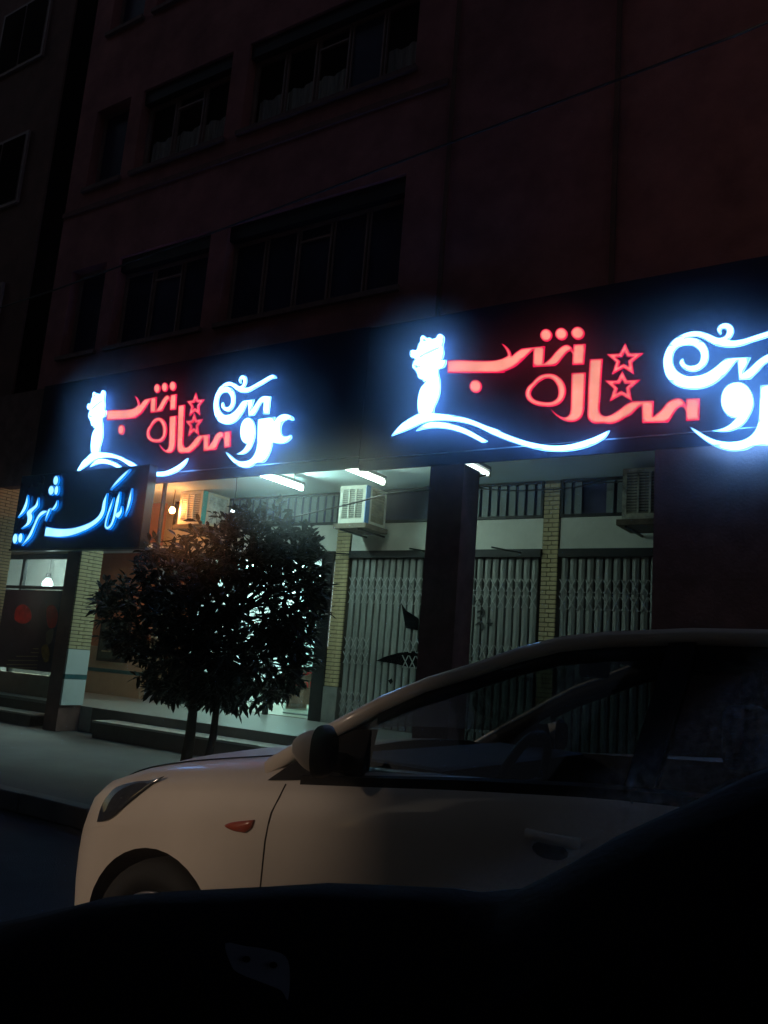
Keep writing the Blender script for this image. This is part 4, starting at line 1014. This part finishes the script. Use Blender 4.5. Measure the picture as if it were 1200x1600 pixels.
# cabin
sc_ = lambda pts: pts
def seat(cx, cy):
    s = empty('seat', (cx, cy, .4)); s.parent = car; s.location = Vector((cx, cy, .4)) - car.location
    def L(mb_, n): 
        o = link(n, mb_.mesh(n), FAB, None); o.parent = s; o.location = -Vector((cx, cy, .4))
    L(MB().box(cx - .25, cx + .25, cy - .24, cy + .24, .42, .56, bev=.05), 'cushion')
    rg = []
    for z, dx, w_, th in ((.5, .2, .24, .06), (.7, .24, .25, .07), (.95, .31, .24, .06), (1.06, .35, .2, .05), (1.09, .36, .12, .02)):
        rg.append([(cx + dx + th * math.copysign(abs(math.cos(a)) ** .6, math.cos(a)), cy + w_ * math.copysign(abs(math.sin(a)) ** .6, math.sin(a)), z) for a in [2 * math.pi * q / 16 for q in range(16)]])
    L(MB().loft(rg, True, True), 'backrest')
    L(MB().box(cx + .33, cx + .43, cy - .13, cy + .13, 1.12, 1.30, bev=.035), 'headrest')
seat(-.85, CY - .36); seat(-.85, CY + .36)
box('dashboard', CAB, car, -1.75, -1.34, CY - .68, CY + .68, .80, 1.0)
MB().box(-1.74, -1.30, CY - .66, CY + .66, .93, 1.03, bev=.03).build('dashboard_top', CAB, car)
sw_ = MB(); n = 28; rr = []
for k in range(n + 1):
    a = 2 * math.pi * k / n; rr.append((-1.17 + .06 * math.sin(a), CY - .36 + .18 * math.cos(a), .98 + .17 * math.sin(a)))
sw_.tube(rr, .016, 8, False); sw_.tube([(-1.17, CY - .53, .98), (-1.18, CY - .36, .96), (-1.17, CY - .19, .98)], .02, 6); sw_.tube([(-1.18, CY - .36, .96), (-1.32, CY - .36, .90)], .03, 8)
sw_.build('steering_wheel', CAB, car, True)
MB().box(-1.07, -1.03, CY - .12, CY + .12, 1.35, 1.42, bev=.015).build('rear_view_mirror', CAB, car)
q = onY(597, 1201, CY - .3)
MB().tube([(q[0], q[1], q[2] - .006), (q[0], q[1], q[2] + .006)], .007, 8).build('warning_light', EM('warning_red', (1, .16, .03), 5), car)

# ------------------------------------------------------------------ the car the picture is taken from: window ledge, dusty side glass
cc_ = empty('car_interior', (0, .5, .9), 'black window ledge and door trim of the car the picture is taken from', 'car interior')
BLK = M('interior_black', (.005, .0045, .007), .9, .3, 12, .1, spec=.05)
sil = [(-260, 1500), (-60, 1455), (60, 1428), (118, 1413), (220, 1404), (300, 1400), (380, 1396), (476, 1390), (580, 1394), (680, 1399), (723, 1405), (788, 1399), (830, 1379), (875, 1355), (940, 1316), (1000, 1288), (1057, 1262), (1110, 1238), (1157, 1216), (1200, 1199), (1300, 1160), (1450, 1110), (1700, 1060), (2100, 1040)]
rg = []
for px, py in sil:
    e = Vector(deep(px, py, .62)); back = Vector((0, .05, 0))
    rg.append([tuple(e + Vector(v)) for v in ((.0, .10, -.5), (0, .085, -.03), (0, .06, -.008), (0, .03, .0), (0, -.005, -.004), (0, -.05, -.022), (0, -.12, -.07), (0, -.15, -.13), (0, -.15, -.5))])
MB().loft(rg, True, True).build('window_ledge', BLK, cc_, True, True, True)
# latch plate with two screws on the trim
pk = [(352, 1474), (382, 1478), (420, 1484), (446, 1494), (453, 1520), (450, 1562), (440, 1548), (412, 1536), (372, 1520), (360, 1505)]
def pl3(px, py, t=.50): return Vector(deep(px, py, t))
fw = Vector(deep(400, 1510, .5) - O).normalized()
lp = MB().loft([[tuple(pl3(*q) - fw * .0) for q in smooth_poly(pk, 3)], [tuple(pl3(*q) + fw * .012) for q in smooth_poly(pk, 3)]], True, True).build('latch_plate', M('plate_grey', (.22, .22, .30), .4, .3, 20), cc_, False, False, True)
for px, py in ((385, 1499), (427, 1508)):
    c_ = pl3(px, py); MB().loft([[tuple(c_ - fw * .002 + Vector(deep(px + r * math.cos(a), py + r * .8 * math.sin(a), .5) - deep(px, py, .5))) for a in [2 * math.pi * k / 12 for k in range(12)]] for r in (6.5, .5)], True, True).build('screw', BLK, lp, False, False, True)

# the window pane of that car, with a smear of dust towards its lower corner
def smear(px, py):
    # distance below the wiped line from (1200, 1010) to (690, 1395), in photo pixels
    d = ((px - 690) * (1395 - 1010) + (py - 1395) * (1200 - 690)) / math.hypot(385, 510)
    return min(1, max(0, (d + 12) / 60))
NX, NY = 60, 60
vs_ = []; dens = []
for j in range(NY + 1):
    for i in range(NX + 1):
        px = -400 + 2400 * i / NX; py = -240 + 1800 * j / NY
        vs_.append(tuple(deep(px, py, .74))); dens.append(.05 + .95 * smear(px, py))
me = bpy.data.meshes.new('window_pane'); me.from_pydata(vs_, [], [(j * (NX + 1) + i, j * (NX + 1) + i + 1, (j + 1) * (NX + 1) + i + 1, (j + 1) * (NX + 1) + i) for j in range(NY) for i in range(NX)])
at = me.attributes.new('dust', 'FLOAT', 'POINT'); at.data.foreach_set('value', dens)
DG = bpy.data.materials.new('dusty_glass'); DG.use_nodes = True; n = DG.node_tree; n.nodes.clear()
out = n.nodes.new('ShaderNodeOutputMaterial'); tr_ = n.nodes.new('ShaderNodeBsdfTransparent'); tl = n.nodes.new('ShaderNodeBsdfTranslucent'); mx = n.nodes.new('ShaderNodeMixShader')
tl.inputs[0].default_value = (.9, .88, .95, 1)
aa = n.nodes.new('ShaderNodeAttribute'); aa.attribute_name = 'dust'
tc = n.nodes.new('ShaderNodeTexCoord'); nz = n.nodes.new('ShaderNodeTexNoise'); nz.inputs['Scale'].default_value = 160; nz.inputs['Detail'].default_value = 8; nz.inputs['Roughness'].default_value = .8
n2 = n.nodes.new('ShaderNodeTexNoise'); n2.inputs['Scale'].default_value = 9; n2.inputs['Detail'].default_value = 4
for q_ in (nz, n2): n.links.new(tc.outputs['Object'], q_.inputs['Vector'])
mr = n.nodes.new('ShaderNodeMapRange'); mr.inputs[1].default_value = .42; mr.inputs[2].default_value = .8; mr.inputs[3].default_value = .02; mr.inputs[4].default_value = .5
n.links.new(nz.outputs[0], mr.inputs[0])
m1 = n.nodes.new('ShaderNodeMath'); m1.operation = 'MULTIPLY'; m2 = n.nodes.new('ShaderNodeMath'); m2.operation = 'MULTIPLY'
n.links.new(mr.outputs[0], m1.inputs[0]); n.links.new(n2.outputs[0], m1.inputs[1]); n.links.new(m1.outputs[0], m2.inputs[0]); n.links.new(aa.outputs['Fac'], m2.inputs[1])
rf = n.nodes.new('ShaderNodeBsdfRefraction'); rf.inputs['Roughness'].default_value = 1.; rf.inputs['IOR'].default_value = 1.045
sm_ = n.nodes.new('ShaderNodeMixShader')      # greasy film, added to spread a bloom round the bright signs
fm = n.nodes.new('ShaderNodeMapRange'); fm.inputs[1].default_value = .35; fm.inputs[2].default_value = .7; fm.inputs[3].default_value = .04; fm.inputs[4].default_value = .08
n.links.new(n2.outputs[0], fm.inputs[0]); n.links.new(fm.outputs[0], sm_.inputs[0]); n.links.new(tr_.outputs[0], sm_.inputs[1]); n.links.new(rf.outputs[0], sm_.inputs[2])
n.links.new(m2.outputs[0], mx.inputs[0]); n.links.new(sm_.outputs[0], mx.inputs[1]); n.links.new(tl.outputs[0], mx.inputs[2]); n.links.new(mx.outputs[0], out.inputs[0])
me.materials.append(DG)
wp = link('window_pane', me, None, cc_)

# ------------------------------------------------------------------ cables
def cable(lab, pts, r=.008, sag=.0):
    P = []
    for i in range(len(pts) - 1):
        a, b = Vector(pts[i]), Vector(pts[i + 1])
        for k in range(8):
            t = k / 8; q = a.lerp(b, t); q.z -= sag * 4 * t * (1 - t); P.append(tuple(q))
    P.append(tuple(pts[-1]))
    o = MB().tube(P, r, 6).build('overhead_cable', M('cable_black', (.02, .02, .022), .5), None, True)
    tag(o, lab, 'cable')
cable('long dark cable slung across the facade below the upper windows', [onY(-120, 520, 7.3), onY(80, 455, 7.2), onY(350, 357, 7.0), onY(640, 247, 6.8), onY(1150, 55, 6.5), onY(1400, -50, 6.4)], .012)
cable('thin black cable sagging in front of the air cooler', [onY(225, 850, 8.6), onY(340, 832, 8.5), onY(500, 798, 8.5), onY(600, 773, 8.5), onY(760, 742, 8.6)], .010, .01)
cable('thin black cable strung along the closed shop transoms', [onY(745, 763, 9.9), onY(850, 765, 9.9), onY(930, 755, 9.9), onY(1040, 742, 9.9)], .010, .02)
for px, wh_ in (((478, 862, 548, 866), 'beside the lit shop door'), ((640, 857, 668, 862), 'over the torn shutter'), ((768, 855, 815, 864), 'over the graffiti scrawled shutter')):
    a, b = onY(px[0], px[1], YB - .35), onY(px[2], px[3], YB - .02)
    o = MB().tube([tuple(a), tuple(b)], .012, 6).build('awning_rod', BLACKM, None, True)
    tag(o, 'thin dark awning rod sticking out ' + wh_, 'rod', 'awning rods over the shop doors')

# ------------------------------------------------------------------ unseen buildings added behind the viewpoint to leave a slit of warm light
def opposite(lab, poly, d0, d1, cols):
    t = empty('opposite_light_block', (poly[0][0], d1, 0), lab, 'building')
    MB().loft([[(x, d1, z) for x, z in poly], [(x - (d1 - d0) * .596, d0, z) for x, z in poly]], True, True).build('wall', M('opposite_render', (.10, .075, .06), .85, .3, 1.2, .2), t, False, True)
    for cx in cols:
        for zz_ in (4.6, 7.6, 10.6, 13.4):
            o = box('window', ALU, t, cx, cx + 1.5, d1 + .002, d1 + .05, zz_, zz_ + 1.5)
            box('pane', DARKGL, o, cx + .06, cx + .72, d1 + .052, d1 + .06, zz_ + .06, zz_ + 1.44); box('pane', DARKGL, o, cx + .78, cx + 1.44, d1 + .052, d1 + .06, zz_ + .06, zz_ + 1.44)
opposite('added unseen building across the street with its edge stepped to shade the car door', [(-7.9, 0), (-7.9, 3.15), (-7.2, 3.68), (-6.85, 3.98), (-6.85, 4.1), (-7.15, 4.35), (-7.15, 26), (20, 26), (20, 0)], -16, -7, [-4, -1, 2, 5, 8, 11, 14])
opposite('added unseen building across the street closing the other side of the light slit', [(-45, 0), (-45, 26), (-9.2, 26), (-9.2, 0)], -16, -7, [-12 - 3 * k for k in range(9)])
